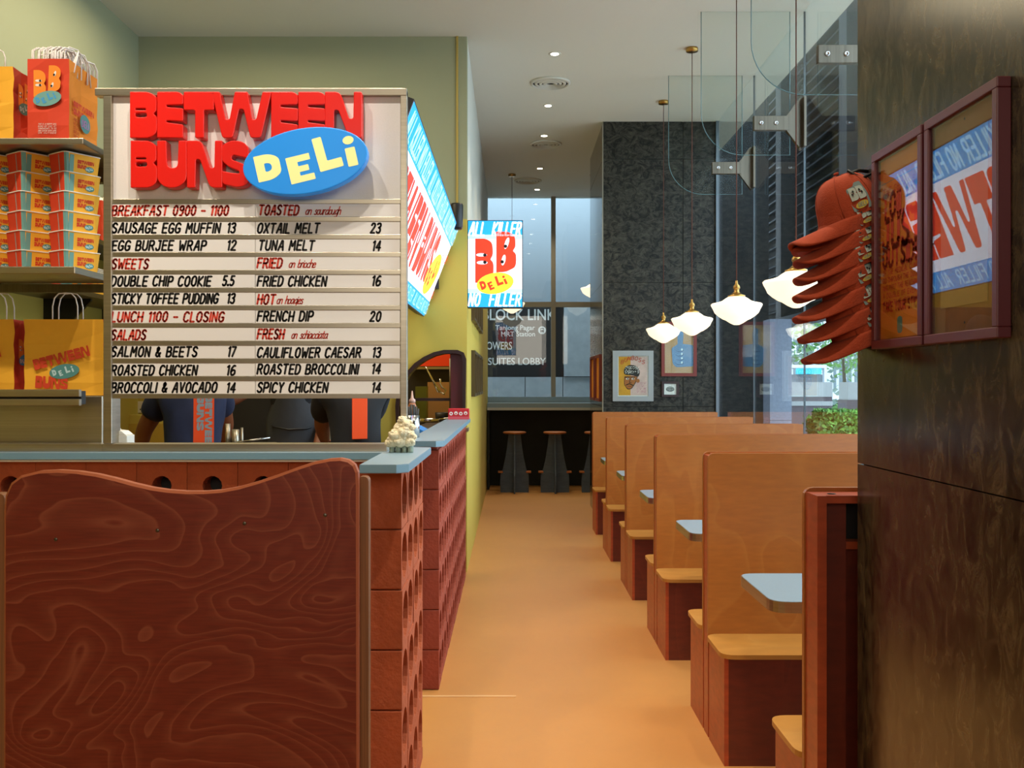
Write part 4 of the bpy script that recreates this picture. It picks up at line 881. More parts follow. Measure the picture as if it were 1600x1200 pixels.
# ================================================================== SHELVES, TUBS, BAGS
t = thing('takeaway_shelf', 'upper steel shelf carrying the paper bags', 'shelf'); YS0 = 3.66
MB().box(-3.05, wx(130, YS0), YS0, YS0+.42, 2.462, 2.486, bev=.003).build('shelf_board', M['steel'], t)
MB().box(-3.05, wx(150, YM), YM+.38, YM+.42, 2.40, 2.4615).build('rear_rail', M['steeld'], t)
MB().box(-2.99, -2.95, YS0+.38, YS0+.4, 1.502, 2.40).build('upright', M['steeld'], t)
t = thing('takeaway_shelf', 'lower steel shelf under the stacked round-cornered tubs', 'shelf')
MB().box(-2.94, wx(121, YS0), YS0-.02, YS0+.34, 1.966, 1.9935, bev=.003).build('shelf_board', M['steel'], t)
MB().box(-2.94, wx(121, YS0)+.03, YS0+.35, YS0+.37, 1.93, 1.965).build('rear_rail', M['steeld'], t)
def tub_meshes():
    def ring(wd, dp, z, r=.018, n=3): return [(p[0], p[1], z) for p in rpoly([(-wd/2, -dp/2), (wd/2, -dp/2), (wd/2, dp/2), (-wd/2, dp/2)], r, n)]
    a, b = ring(.108, .142, 0), ring(.122, .156, .0755); n = len(a)
    m_ = MB(); m_.add(a+b, [tuple(range(n-1, -1, -1))]+[(i, (i+1) % n, n+(i+1) % n, n+i) for i in range(n)], 0)
    body = m_.mesh('body', [M['kyel'], M['kred'], M['tealp']])
    for p in body.polygons:
        nx, ny = p.normal.x, p.normal.y
        if ny < -.9: p.material_index = 1
        elif nx > .1 and ny < -.1: p.material_index = 2
    m_ = MB(); c, d = ring(.126, .160, .0725, .02), ring(.126, .160, .0762, .02); m_.add(c+d, [tuple(range(n-1, -1, -1)), tuple(range(n, 2*n))]+[(i, (i+1) % n, n+(i+1) % n, n+i) for i in range(n)], 0)
    rim = m_.mesh('rim', M['wht'])
    fl = Flat()   # right long face: x 0..1 along depth, y 0..1 up ; front face x -1..0
    fl.rect(.0, .02, .16, .94, M['tealp'], 0); fl.rect(-.26, .02, .0, .94, M['tealp'], 1)
    fl.fat_text('BETWEEN', .30, .52, .92, .2, M['kred'], 1); fl.fat_text('BUNS', .30, .26, .64, .22, M['kred'], 1)
    deli(fl, .76, .28, .17, .15, .15, M['teal'], M['pale'], 2)
    def fn(x, y, z):
        y_ = y*.072; g = .007*(y_/.0755)
        if x >= 0: return (.054+g+.0006+z, -.055+x*.11+.0, y_)
        return (.037+x*(-1)*-.074 if False else .037+(x)*.078, -.071-g-.0006-z, y_)
    # faces must stay on the flat parts between rounded corners
    pr = fl.mesh('print', fn, .0005)
    return body, rim, pr
tb, trm, tp = tub_meshes()
cols = [(wx(97, 3.70), 3.70, 'right-hand'), (wx(29, 3.70), 3.70, 'second'), (wx(-39, 3.70), 3.70, 'third, half cropped')]
phi = -math.radians(35)
for ci, (cxx, cyy, nm) in enumerate(cols):
    # centre so that the near right corner sits at (cxx, cyy)
    c_, s_ = math.cos(phi), math.sin(phi); lx, ly = .061, -.078
    ox, oy = cxx-(lx*c_-ly*s_), cyy-(lx*s_+ly*c_)
    for i in range(6):
        z = 1.994+.0765*(5-i)
        lab = 'Printed yellow take-away tub, '+(['topmost', 'second from the top', 'third from the top', 'fourth from the top', 'second lowest', 'lowest'][i])+' of the '+nm+' tub stack'
        t = thing('takeaway_tub', lab, 'tub', (ox+random.uniform(-.002, .002), oy+.02, z), phi+random.uniform(-.02, .02), 'printed take-away tubs')
        link('body', tb, t); link('rim', trm, t); link('print', tp, t)
def crumple(m_, x0, x1, y0, y1, z0, z1, mf, ms, side=1):
    """paper bag: folded box with pinched, slightly waved faces"""
    vs = []; fs = []; ms_ = []
    n = 6
    for j in range(n+1):
        z = z0+(z1-z0)*j/n; t_ = j/n
        pin = .012*math.sin(t_*PI*.9)
        for (x, y) in ((x0, y0), ((x0+x1)/2, y0-.006*math.sin(t_*7)), (x1, y0), (x1-pin*1.2, (y0+y1)/2), (x1, y1), ((x0+x1)/2, y1), (x0, y1), (x0+pin*1.2, (y0+y1)/2)):
            vs.append((x+.002*math.sin(z*60+y*9), y+.0015*math.sin(z*45+x*20), z))
    for j in range(n):
        for k_ in range(8):
            a = j*8+k_; b = j*8+(k_+1) % 8; fs.append((a, b, b+8, a+8)); ms_.append(0 if k_ in (0, 1, 4, 5) else 1)
    fs.append(tuple(range(7, -1, -1))); ms_.append(0)
    o = len(m_.v); m_.v += vs; m_.f += [tuple(i+o for i in f) for f in fs]; m_.m += ms_; m_.sm += [False]*len(fs)
def handle(x, y, z, wd=.085, h=.11, r=.0026, tilt=0): 
    return MB().tube([(x-wd/2, y, z-.03), (x-wd/2, y+tilt*.3, z+h*.5), (x-wd/2+.008, y+tilt*.6, z+h*.82), (x-wd*.25, y+tilt, z+h*.98), (x, y+tilt, z+h), (x+wd*.25, y+tilt, z+h*.98), (x+wd/2-.008, y+tilt*.6, z+h*.82), (x+wd/2, y+tilt*.3, z+h*.5), (x+wd/2, y, z-.03)], r, 6)
def logo_print(fl, w_, h_, mo, mt, mr):   # tilted BETWEEN BUNS with oval
    fl.fat_text('BETWEEN', w_*.15, h_*.33, w_*.87, h_*.14, mr, 0, .26); fl.fat_text('BUNS', w_*.15, h_*.10, w_*.56, h_*.16, mr, 0, -.06)
    deli(fl, w_*.52, h_*.315, w_*.19, h_*.095, .15, mo, mt, 1)
# yellow bags standing on the steel cabinet
def yellow_bag(label, x0, x1, yb, z0, z1, hx, side=True):
    t = thing('paper_bag', label, 'paper bag', (0, 0, 0)); m_ = MB(); crumple(m_, x0, x1, yb, yb+.14, z0, z1, 0, 1); m_.build('bag_body', [M['kyel'], M['kred']], t, fix=False)
    fl = Flat(); logo_print(fl, x1-x0, z1-z0, M['teal'], M['pale'], M['redside']); fl.build('print', lambda x, y, z: (x0+x, yb-.010-z, z0+y), t, .0006)
    fl = Flat(); bb(fl, .03, .13, .08, M['kor'], M['wht'], M['ink'], M['pblue'], M['wht']); fl.build('side_print', lambda x, y, z: (x1+.003+z, yb+.0+x, z0+y), t, .0006)
    handle(hx, yb+.004, z1, .10, .105).build('handle', M['cord'], t); handle(hx-.035, yb+.13, z1, .10, .115, .0026).build('handle', M['cord'], t)
    return t
Yg = 3.83
yellow_bag('yellow printed paper bag with cord handles beside the menu board', wx(38, Yg), wx(162, Yg), Yg, 1.502, wz(499, Yg), wx(101, Yg))
yellow_bag('yellow printed paper bag with a red side, cropped by the left edge', wx(-95, Yg), wx(22, Yg), Yg, 1.502, wz(499, Yg), wx(-10, Yg))
# bags on the top shelf
t = thing('paper_bag', 'red paper bag stuffed with white cord handles on the top shelf', 'paper bag'); Yb = 3.68
x0, x1, z0, z1 = wx(43, Yb), wx(108, Yb), 2.487, wz(92, Yb)
m_ = MB(); crumple(m_, x0, x1, Yb, Yb+.25, z0, z1, 0, 1); m_.build('bag_body', [M['kred'], M['kor']], t, fix=False)
fl = Flat(); bb(fl, .028, .135, .105, M['kor'], M['wht'], M['ink'], M['tealp'], M['pblue'])
for i_, tx_ in enumerate(('THIS IS A HAPPY BAG', 'BUNS BY DAY AT', 'SANDWICHES TO GO', 'AND EATEN WITH LOVE', 'OR OUTSIDE')): fl.stroke_text(tx_, .045, .115, .052-.0085*i_, .0055, M['wht'], 0, .16)
fl.build('print', lambda x, y, z: (x0+x, Yb-.009-z, z0+y), t, .0006)
fl = Flat(); fl.fat_text('BETWEEN', .03, .135, .21, .022, M['kred'], 0); fl.fat_text('BUNS', .03, .105, .12, .024, M['kred'], 0)
fl.ellipse(.13, .09, .045, .036, M['teal'], 1); fl.stroke_text('DELI', .10, .16, .075, .026, mat('print_lilac', '#c98ac0', .8), 2, .2, slant=.1)
for q in range(5): fl.stroke_text(('ABCDE', 'NOISY', 'STUVW', 'BREAD', 'ONIONS')[q], .03, .08, .08-.016*q, .011, M['kred'], 0, .18)
fl.build('side_print', lambda x, y, z: (x1+.0035+z, Yb+x, z0+y), t, .0006)
m_ = MB()
for q in range(66):
    xx = x0+.004+.0058*(q % 22); dy = .01+.075*(q//22)+random.uniform(0, .03); hh_ = .05+random.uniform(0, .012)
    m_.tube([(xx, Yb+dy, z1-.05), (xx+.002, Yb+dy, z1+hh_*.7), (xx+.012, Yb+dy+.015, z1+hh_), (xx+.03, Yb+dy+.05, z1+hh_), (xx+.034, Yb+dy+.07, z1+hh_*.6), (xx+.034, Yb+dy+.07, z1-.05)], .0028, 5)
for q in range(3): m_.tube([(x1-.02+.01*q, Yb+.04, z1-.04), (x1+.0, Yb+.08, z1+.055), (x1+.012, Yb+.14, z1+.03), (x1-.005, Yb+.2, z1-.05)], .0028, 5)
tag(m_.build('cord_handles', M['cord'], t, fix=False), kind='stuff')
t = thing('paper_bag', 'yellow paper bag with a red side on the top shelf at the left edge', 'paper bag')
x0, x1, z1b = wx(-110, Yb), wx(21, Yb), wz(104, Yb)
m_ = MB(); crumple(m_, x0, x1, Yb, Yb+.145, z0, z1b, 0, 1); m_.build('bag_body', [M['kyel'], M['kred']], t, fix=False)
x1c = x1
fl = Flat(); bb(fl, .03, .12, .085, M['kor'], M['wht'], M['ink'], M['teal'], M['pale']); fl.build('side_print', lambda x, y, z: (x1c+.0035+z, Yb+x, z0+y), t, .0006)
x0c = x0
fl = Flat(); logo_print(fl, x1-x0, z1b-z0, M['teal'], M['pale'], M['redside']); fl.build('print', lambda x, y, z: (x0c+x, Yb-.009-z, z0+y), t, .0006)
handle(wx(-15, Yb), Yb+.004, z1b, .11, .07).build('handle', M['cord'], t)
# steel cabinet and ticket rail
t = thing('steel_cabinet', 'brushed steel cabinet under the yellow paper bags', 'cabinet')
MB().box(-3.04, wx(163, 3.82), 3.80, 3.98, 1.291, 1.50, bev=.003).build('body', M['steel'], t)
t = thing('ticket_rail', 'double steel ticket rail in front of the yellow bags', 'rail')
MB().box(-2.9, wx(124, 3.64), 3.64, 3.66, wz(620, 3.64), wz(608.5, 3.64), bev=.002).build('rail', M['steel'], t); MB().box(-2.9, wx(124, 3.64), 3.64, 3.66, wz(634, 3.64), wz(623.5, 3.64), bev=.002).build('rail', M['steel'], t)
MB().box(-2.9, wx(123, 3.64), 3.6605, 3.70, wz(632, 3.64), wz(611, 3.64)).build('channel', M['black'], t)
MB().box(-2.9, -2.86, 3.70, 3.81, wz(632, 3.64), wz(611, 3.64)).build('bracket', M['steeld'], t); MB().box(-1.75, -1.71, 3.70, 3.799, wz(632, 3.64), wz(620, 3.64)).build('bracket', M['steeld'], t)
# wall shelf with folded cartons
t = thing('wall_shelf', 'long wall shelf on black brackets holding flat cartons and lids', 'shelf')
MB().box(XL, -2.70, 4.2, 7.6, 2.105, 2.135).build('shelf_board', M['steeld'], t)
for y in (5.2, 6.3, 7.2):
    MB().prism([(XL, 2.104), (-2.76, 2.104), (-2.76, 2.09), (XL+.02, 1.78), (XL, 1.78)], y-.012, y+.012, 'y').build('bracket', M['black'], t)
k_ = 0
for q in range(19):
    y = 4.55+.155*q; mm = [M['kyel'], M['kyel'], M['kred'], M['tealp'], M['kor']][q % 5]
    c = thing('folded_carton', 'printed '+['yellow', 'yellow', 'red', 'teal', 'orange'][q % 5]+' folded carton on the wall shelf, '+ORD[q]+' from the front', 'carton', group='folded cartons on the wall shelf')
    MB().box(-2.95, -2.72, y, y+.148, 2.136, 2.218).build('carton_body', mm, c)
    fl = Flat(); fl.ellipse(.09, .035, .03, .018, M['teal'], 0); fl.fat_text('BUNS', .03, .05, .12, .02, M['redside'] if q % 5 != 2 else M['kyel'], 1); yy = y
    fl.build('print', lambda a, b, z, yy=yy: (-2.7195+z, yy+a, 2.136+b), c, .0005)
for q in range(4):
    y = 6.0+.36*q; c = thing('lid_stack', 'stack of white paper lids on the cartons of the wall shelf, '+ORD[q]+' from the front', 'lids', (-2.84, y, 2.219), group='stacks of white lids')
    for j in range(9): MB().box(-.10, .11, -.16, .16, .0105*j, .0105*j+.006, bev=.001).build('lid', M['wht'], c)
t = thing('upper_wall_shelf', 'short upper wall shelf holding the small red bag', 'shelf'); MB().box(XL, -2.72, 6.2, 7.5, 2.47, 2.50).build('shelf_board', M['steeld'], t)
for y in (6.4, 7.3): MB().prism([(XL, 2.469), (-2.8, 2.469), (-2.8, 2.455), (XL+.02, 2.30), (XL, 2.30)], y-.012, y+.012, 'y').build('bracket', M['black'], t)
t = thing('paper_bag', 'small red bag with white tissue seen between the tubs and the menu board', 'paper bag')
m_ = MB(); crumple(m_, -2.97, -2.80, 6.55, 6.8, 2.501, 2.80, 0, 1); m_.build('bag_body', [M['kred'], M['kred']], t, fix=False)
m_ = MB(); 
for q in range(8): m_.ell((-2.95+.02*q, 6.6+.03*(q % 3), 2.80+.01*(q % 2)), (.02, .03, .03), 8)
m_.build('tissue', M['wht'], t)
# ================================================================== CAULIFLOWER, COUNTER ITEMS
rnd = random.Random(3)
t = thing('cauliflower_ornament', 'cream cauliflower ornament on the corner of the serving counter', 'ornament', (wx(626, 3.61), 3.61, 1.2905))
m_ = MB()
def floret(c, r):
    bm = bmesh.new(); bmesh.ops.create_icosphere(bm, subdivisions=2, radius=1)
    for v in bm.verts:
        p = v.co; d = 1+.13*math.sin(p.x*7+c[0]*300)*math.sin(p.y*7+c[2]*200)*math.sin(p.z*7+c[1]*100)+.05*math.sin(p.x*19+p.z*17)
        v.co = Vector(c)+Vector((p.x*r*d, p.y*r*d, p.z*r*.9*d))
    bm.verts.index_update(); m_.add([v.co[:] for v in bm.verts], [[v.index for v in f.verts] for f in bm.faces], 0, None, True); bm.free()
for (x, y, z, r) in ((-.030, 0, .040, .026), (.0, -.005, .045, .030), (.030, 0, .042, .027), (-.018, -.015, .066, .024), (.012, -.012, .078, .026), (.034, -.005, .070, .022), (-.002, .0, .095, .024), (.022, -.004, .105, .024), (.008, -.006, .122, .018), (.040, -.004, .095, .017), (-.046, -.004, .034, .015), (.048, 0, .058, .015), (0, .03, .06, .03), (.02, .025, .09, .025)):
    floret((x, y, z), r)
    for q in range(7):
        a, b = rnd.uniform(0, 2*PI), rnd.uniform(-.2, 1.3); floret((x+r*.8*math.cos(a)*math.cos(b), y-abs(r*.8*math.sin(a)*math.cos(b)), z+r*.75*math.sin(b)), r*.36)
m_.build('curd', M['caul'], t, fix=False)
m_ = MB()
for x in (-.032, -.008, .014, .036): m_.lathe([(.012, 0), (.010, .008), (.011, .03)], 8, 0, (x, -.004, 0)); m_.lathe([(.010, 0), (.011, .03)], 8, 0, (x, .018, 0))
m_.build('stalk', M['caulg'], t)
t = thing('carton', 'red snack carton with white round marks on the far end of the blue counter', 'box'); Yq = 7.5
a, b = wx(700, Yq), wx(733, Yq); z = 1.2685
MB().box(a, b, Yq, Yq+.07, z, z+.085, bev=.006).build('carton_body', M['bbox'], t)
fl = Flat(); 
for q in range(4): fl.ellipse(.024+.038*q, .045+.004*(q % 2), .014, .014, M['wht'], 0); fl.ellipse(.024+.038*q, .045, .006, .006, M['bbox'], 1)
fl.rect(.0, .0, b-a, .022, mat('carton_pink', '#d2525c', .5), 0); fl.build('print', lambda x, y, zz: (a+x, Yq-.0006-zz, z+y), t, .0005)
t = thing('steel_canister', 'steel canister of dark spoons behind the menu board post', 'canister', (wx(645, 5.0), 5.0, 1.2685)); 
MB().lathe([(0, 0), (.035, 0), (.036, .115), (.033, .115), (.032, .004), (0, .004)], 24).build('can_body', M['chrome'], t)
for q in range(6):
    an = q; MB().tube([(.012*math.cos(an), .012*math.sin(an), .01), (.028*math.cos(an), .028*math.sin(an), .15+.01*(q % 3))], [.003, .007], 6).build('spoon', M['black'], t)
t = thing('sauce_bottle', 'amber sauce bottle with a pointed nozzle behind the canister', 'bottle', (wx(644, 5.3), 5.3, 1.2685))
MB().lathe([(0, 0), (.03, 0), (.032, .06), (.032, .13), (.02, .165), (.016, .175), (0, .175)], 20).build('bottle_body', M['sauce'], t); MB().lathe([(.018, .175), (.018, .19), (.008, .2), (.003, .24), (0, .24)], 14).build('nozzle', mat('nozzle_pink', '#c9a596', .5), t)
# ================================================================== KITCHEN BEHIND
def kbox(name, label, cat, px0, px1, py0, py1, Y, dep, m, z0=None):
    t = thing(name, label, cat); MB().box(wx(px0, Y), wx(px1, Y), Y, Y+dep, z0 if z0 is not None else wz(py1, Y), wz(py0, Y), bev=.004).build('body', m, t); return t
t = kbox('prep_table', 'steel preparation bench inside the kitchen', 'bench', 180, 345, 712, 760, 5.75, .45, M['steel'], .0)
t = kbox('cooking_hood', 'large dark cooking line casing behind the cooks', 'cooker', 352, 504, 480, 760, 7.2, .6, M['dark'], 0)
t = kbox('cold_cabinet', 'beige cold room panel behind the right-hand cook', 'cabinet', 506.5, 549, 480, 760, 7.25, .5, mat('beige_panel', '#8b8068', .5), 0)
MB().box(wx(527, 7.25), wx(528.5, 7.25), 7.246, 7.2495, .1, 2.1).build('door_gap', M['dark'], t)
t = thing('steel_post', 'dull steel post between the cook and the yellow wall', 'post'); MB().box(wx(553, 6.8), wx(563, 6.8), 6.8, 6.85, 0, 2.2).build('post', mat('dull_post', '#55524a', .5, .3), t)
t = thing('socket_strip', 'row of white wall sockets on the yellow kitchen wall', 'socket'); Y = YK-.0
for q in range(3):
    a = wx(197+18*q, Y); o = MB().box(a, a+.088, Y-.014, Y-.001, wz(645, Y), wz(627, Y), bev=.003).build('socket_plate', M['socket'], t)
    for dx, dz in ((.028, .028), (.058, .028), (.043, .055)): MB().box(a+dx-.004, a+dx+.004, Y-.0155, Y-.0145, wz(645, Y)+dz-.006, wz(645, Y)+dz+.006).build('slot', M['black'], o)
t = thing('wall_ledge', 'yellow boxed ledge on the kitchen wall below the sockets', 'ledge'); MB().box(wx(190, 7.7), wx(340, 7.7), 7.7, YK-.001, 1.0, wz(648, 7.7), bev=.004).build('ledge_body', M['wally'], t)
MB().box(wx(200, 7.7), wx(330, 7.7), 7.685, 7.699, .9, wz(662, 7.7)).build('ledge_panel', mat('ledge_yellow', '#b99a35', .7), t)
t = thing('takeaway_box', 'white folded take-away box on the pass behind the menu board', 'box', (wx(184, 4.0), 4.0, 1.2905))
MB().box(-.055, .055, -.04, .04, 0, .045, bev=.003).build('tray', M['wht'], t)
MB().prism([(-.055, .046), (.05, .046), (.03, .062), (.0, .066), (-.01, .078), (-.05, .08)], -.038, .038, 'y').build('lid', M['wht'], t)
t = thing('frying_pan', 'dark pan with a curved rim beside the cook in navy', 'pan', (wx(222, 4.9), 4.7, 1.2)); 
MB().lathe([(0, 0), (.08, 0), (.105, .05), (.10, .05), (.077, .006), (0, .006)], 24).build('pan_body', M['black'], t)
for q, (a, b, c) in enumerate(((352, 360, 662), (362, 374, 671), (376, 380, 668))):
    t = thing('steel_tin', ['Tall thin', 'Ribbed', 'Narrow'][q]+' steel tin on the pass beside the cook in navy', 'tin', (wx((a+b)/2, 4.3), 4.3, 1.2385)); r = (b-a)/2*4.3/F
    MB().lathe([(0, 0), (r, 0), (r, wz(c, 4.3)-1.2385), (r*.85, wz(c, 4.3)-1.2385), (r*.85, .02), (0, .02)], 16).build('tin_body', M['steel'], t)
t = thing('pass_shelf', 'steel pass shelf behind the serving counter', 'shelf'); MB().box(-2.2, -.52, 4.0, 4.5, 1.21, 1.238).build('shelf_board', M['steeld'], t); MB().box(-2.15, -2.1, 4.2, 4.25, 0, 1.2095).build('leg', M['steeld'], t); MB().box(-.62, -.57, 4.2, 4.25, 0, 1.2095).build('leg', M['steeld'], t)
t = thing('gastro_tray', 'shallow steel tray on the pass below the cook in the apron', 'tray', (wx(408, 4.3), 4.3, 1.2385)); MB().box(-.06, .06, -.06, .06, 0, .045, bev=.006).build('tray_body', M['steeld'], t)
MB().tube([(-.10, -.03, .05), (.04, 0, .068)], .004, 6).build('spoon_handle', M['chrome'], t)
# behind the hatch
t = thing('rear_bench', 'steel bench with pans behind the arched hatch', 'bench'); MB().box(-1.1, -.50, 8.3, 9.2, 0, 1.20).build('bench_body', M['steeld'], t)
t = thing('order_panel', 'bright orange red panel above the bench behind the hatch', 'panel'); MB().box(wx(645, 9.4), wx(703, 9.4), 9.4, 9.45, wz(572, 9.4), wz(545, 9.4)).build('panel', mat('panel_red', '#dc3b14', .5), t); MB().box(wx(640, 9.4), wx(712, 9.4), 9.38, 9.45, wz(577, 9.4), wz(573, 9.4)).build('ledge', M['steel'], t)
MB().box(wx(640, 9.4), wx(715, 9.4), 9.46, 9.5, 0, 2.4).build('rear_panel', M['dark'], t)
t = thing('pale_board', 'pale cutting board standing on the bench behind the hatch', 'board'); MB().box(wx(668, 9.3), wx(715, 9.3), 9.3, 9.33, 1.205, wz(597, 9.3)).build('board', M['wood'], t)
t = thing('spray_tap', 'chrome spray tap hanging behind the arched hatch', 'tap')
Y = 8.6; MB().tube([(wx(665, Y), Y, wz(573, Y)), (wx(676, Y), Y, wz(594, Y)), (wx(686, Y), Y, wz(612, Y))], [.006, .009, .02], 10).build('spray_arm', M['chrome'], t)
MB().tube([(wx(686, Y), Y, wz(612, Y)), (wx(694, Y), Y, wz(616, Y)), (wx(697, Y), Y, wz(609, Y)), (wx(691, Y), Y, wz(605, Y)), (wx(688, Y), Y, wz(600, Y)), (wx(688, Y), Y, wz(592, Y))], .008, 8).build('hose_loop', M['chrome'], t)
MB().tube([(wx(704, Y), Y, 1.2), (wx(704, Y), Y, wz(560, Y))], .012, 8).build('riser', M['steeld'], t)
t = thing('cooking_pot', 'round black pot on the bench behind the hatch', 'pot', (wx(692, 8.7), 8.75, 1.2)); MB().lathe([(0, 0), (.07, 0), (.075, .085), (.07, .085), (.066, .01), (0, .01)], 20).build('pot_body', M['black'], t)
t = thing('steel_pan', 'shiny pan leaning behind the blue counter inside the hatch', 'pan', (wx(665, 8.2), 8.42, 1.2)); MB().lathe([(0, 0), (.09, 0), (.11, .04), (.105, .04), (.088, .006), (0, .006)], 20).build('pan_body', M['chrome'], t); MB().tube([(.1, 0, .035), (.24, -.02, .05)], .009, 8).build('handle', M['chrome'], t)
t = thing('green_crate', 'olive green box at the left inside the hatch', 'box'); MB().box(wx(649, 8.9), wx(666, 8.9), 8.9, 9.1, 1.201, wz(604, 8.9)).build('box_body', M['green'], t)
t = thing('folded_cloth', 'blue folded cloth on the shelf beside the raised counter', 'cloth'); MB().prism([(-.66, 1.2395), (-.53, 1.2395), (-.60, 1.275), (-.66, 1.29)], 6.0, 6.3, 'y').build('cloth', M['bagb'], t)
t = thing('rear_shelf', 'steel shelf along the kitchen side of the raised counter', 'shelf'); MB().box(-.68, -.525, 4.75, 7.6, 1.21, 1.239).build('shelf_board', M['steeld'], t); MB().box(-.67, -.63, 4.8, 4.84, 0, 1.2095).build('leg', M['steeld'], t); MB().box(-.67, -.63, 7.5, 7.54, 0, 1.2095).build('leg', M['steeld'], t)
# ================================================================== PEOPLE
def skin_mesh(name, joints, edges, mats, sub=2):
    me = bpy.data.meshes.new('tmp'); me.from_pydata([j[:3] for j in joints], edges, [])
    o = bpy.data.objects.new('tmp', me); COL.objects.link(o)
    o.modifiers.new('s', 'SKIN'); 
    for i, j in enumerate(joints):
        r = j[3]; me.skin_vertices[0].data[i].radius = (r, r) if not isinstance(r, tuple) else r
        me.skin_vertices[0].data[i].use_root = (i == 0)
    sb = o.modifiers.new('b', 'SUBSURF'); sb.levels = sub; sb.render_levels = sub
    dg = bpy.context.evaluated_depsgraph_get(); m2 = bpy.data.meshes.new_from_object(o.evaluated_get(dg)); m2.name = name
    bpy.data.objects.remove(o); bpy.data.meshes.remove(me)
    m2.materials.clear()
    for m in mats: m2.materials.append(m)
    for p in m2.polygons: p.use_smooth = True; p.material_index = 0
    return m2
def person(label, loc, rz, sh_l, sh_r, el_l, el_r, ha_l, ha_r, lean, head, shirt, sleeve=.55, extra=None, k=1.0):
    """facing +Y in local axes; joints in metres"""
    t = thing('person', label, 'person', loc, rz)
    V = Vector; pel = V((0, 0, .95)); wa_ = V((lean[0]*.3, lean[1]*.3, 1.08)); ch = V((lean[0]*.7, lean[1]*.7, 1.27)); uc = V((lean[0], lean[1], 1.40)); nk = V((lean[0]+head[0]*.4, lean[1]+head[1]*.4, 1.50)); hd = V((lean[0]+head[0], lean[1]+head[1], 1.60))
    J = [(*pel, .14), (*wa_, .125), (*ch, .135), (*uc, .10), (*nk, .055), (*hd, .055)]; E = [(0, 1), (1, 2), (2, 3), (3, 4), (4, 5)]
    for s, hx in ((-1, -.10), (1, .10)):
        b = len(J); J += [(hx, 0, .90, .095), (hx*1.1, .02, .50, .062), (hx*1.15, -.01, .09, .045), (hx*1.2, .11, .04, .035)]; E += [(0, b), (b, b+1), (b+1, b+2), (b+2, b+3)]
    for S_, E_, Hn in ((sh_l, el_l, ha_l), (sh_r, el_r, ha_r)):
        S_, E_, Hn = V(S_), V(E_), V(Hn); b = len(J); md = (E_+Hn)/2
        J += [(*S_, .062), (*E_, .044), (*md, .040), (*Hn, .029)]; E += [(3, b), (b, b+1), (b+1, b+2), (b+2, b+3)]
        d = (Hn-E_).normalized(); pm = Hn+d*.05; J.append((*pm, .030)); E.append((b+3, b+4))
    body = skin_mesh('body', J, E, [M['skin']], 2)
    bo = link('body', body, t)
    m_ = MB()
    for S_, E_, Hn, sg in ((sh_l, el_l, ha_l, -1), (sh_r, el_r, ha_r, 1)):
        E_, Hn = V(E_), V(Hn); d = (Hn-E_).normalized(); side = d.cross(V((0, 0, 1))); side = side.normalized() if side.length > .1 else V((1, 0, 0)); dn = d.cross(side).normalized()
        pm = Hn+d*.06
        for q, (o_, L_) in enumerate(((-.024, .062), (-.008, .072), (.008, .068), (.024, .054))):
            p0 = pm+side*o_; m_.tube([p0, p0+d*L_*.5+dn*.006, p0+d*L_*.85+dn*.022, p0+d*L_+dn*.036], [.0095, .0085, .0078, .006], 8)
        p0 = Hn+d*.03+side*(-.024*sg); m_.tube([p0, p0+side*(-.02*sg)+d*.02, p0+side*(-.026*sg)+d*.045+dn*.01], [.011, .0095, .007], 8)
    m_.build('fingers', M['skin'], t)
    # clothes
    shj = [(*(pel+V((0, 0, .03))), .155), (*wa_, .142), (*ch, .150), (*uc, .15), (*(uc.lerp(nk, .8)), .082)]; she = [(0, 1), (1, 2), (2, 3), (3, 4)]
    for S_, E_ in ((sh_l, el_l), (sh_r, el_r)):
        S_, E_ = V(S_), V(E_); b = len(shj); shj += [(*S_, .088), (*(S_.lerp(E_, sleeve)), .070)]; she += [(3, b), (b, b+1)]
    link('t_shirt', skin_mesh('t_shirt', shj, she, [shirt], 2), t)
    tj = [(0, 0, .96, .150)]; te = []
    for hx in (-.10, .10): b = len(tj); tj += [(hx, 0, .88, .108), (hx*1.1, .02, .50, .080), (hx*1.15, -.01, .10, .070)]; te += [(0, b), (b, b+1), (b+1, b+2)]
    link('trousers', skin_mesh('trousers', tj, te, [M['trs']], 2), t)
    # head with face
    hc = hd+V((0, .01, .06)); m_ = MB(); m_.ell(hc, (.074, .092, .115), 20); 
    m_.ell(hc+V((0, .045, -.065)), (.045, .045, .05), 12)
    m_.add([hc+V(p) for p in ((-.012, .088, .01), (.012, .088, .01), (0, .115, -.022), (-.016, .088, -.028), (.016, .088, -.028), (0, .09, .03))], [(0, 2, 5), (5, 2, 1), (0, 3, 2), (1, 2, 4), (3, 4, 2)])
    for s in (-1, 1): m_.ell(hc+V((.074*s, -.005, -.005)), (.010, .02, .03), 8)
    m_.build('head', M['skin'], t)
    m_ = MB(); 
    for s in (-1, 1): m_.ell(hc+V((.028*s, .080, .012)), (.013, .010, .008), 10, 0); m_.ell(hc+V((.028*s, .089, .012)), (.005, .003, .005), 8, 1)
    m_.ell(hc+V((0, .084, -.055)), (.024, .008, .008), 10, 2); m_.build('face', [M['eye'], M['hair'], M['lip']], t)
    m_ = MB(); m_.ell(hc+V((0, -.014, .022)), (.083, .092, .108), 18); m_.build('hair', M['hair'], t)
    m_ = MB()
    for hx in (-.115, .115): m_.ell((hx, .07, .035), (.05, .13, .035), 12)
    m_.build('shoes', M['black'], t)
    return t
Yp = 4.95
p1_ = person('person in a navy T-shirt seen from behind, leaning over the pass', (wx(298, Yp), Yp, 0), 0, (-.17, .12, 1.43), (.08, .16, 1.46), (-.29, .16, 1.24), (.06, .38, 1.26), (-.38, .34, 1.12), (.0, .56, 1.16), (-.02, .12), (-.02, .05), M['navy'], .72)
p2_scale = 1.12
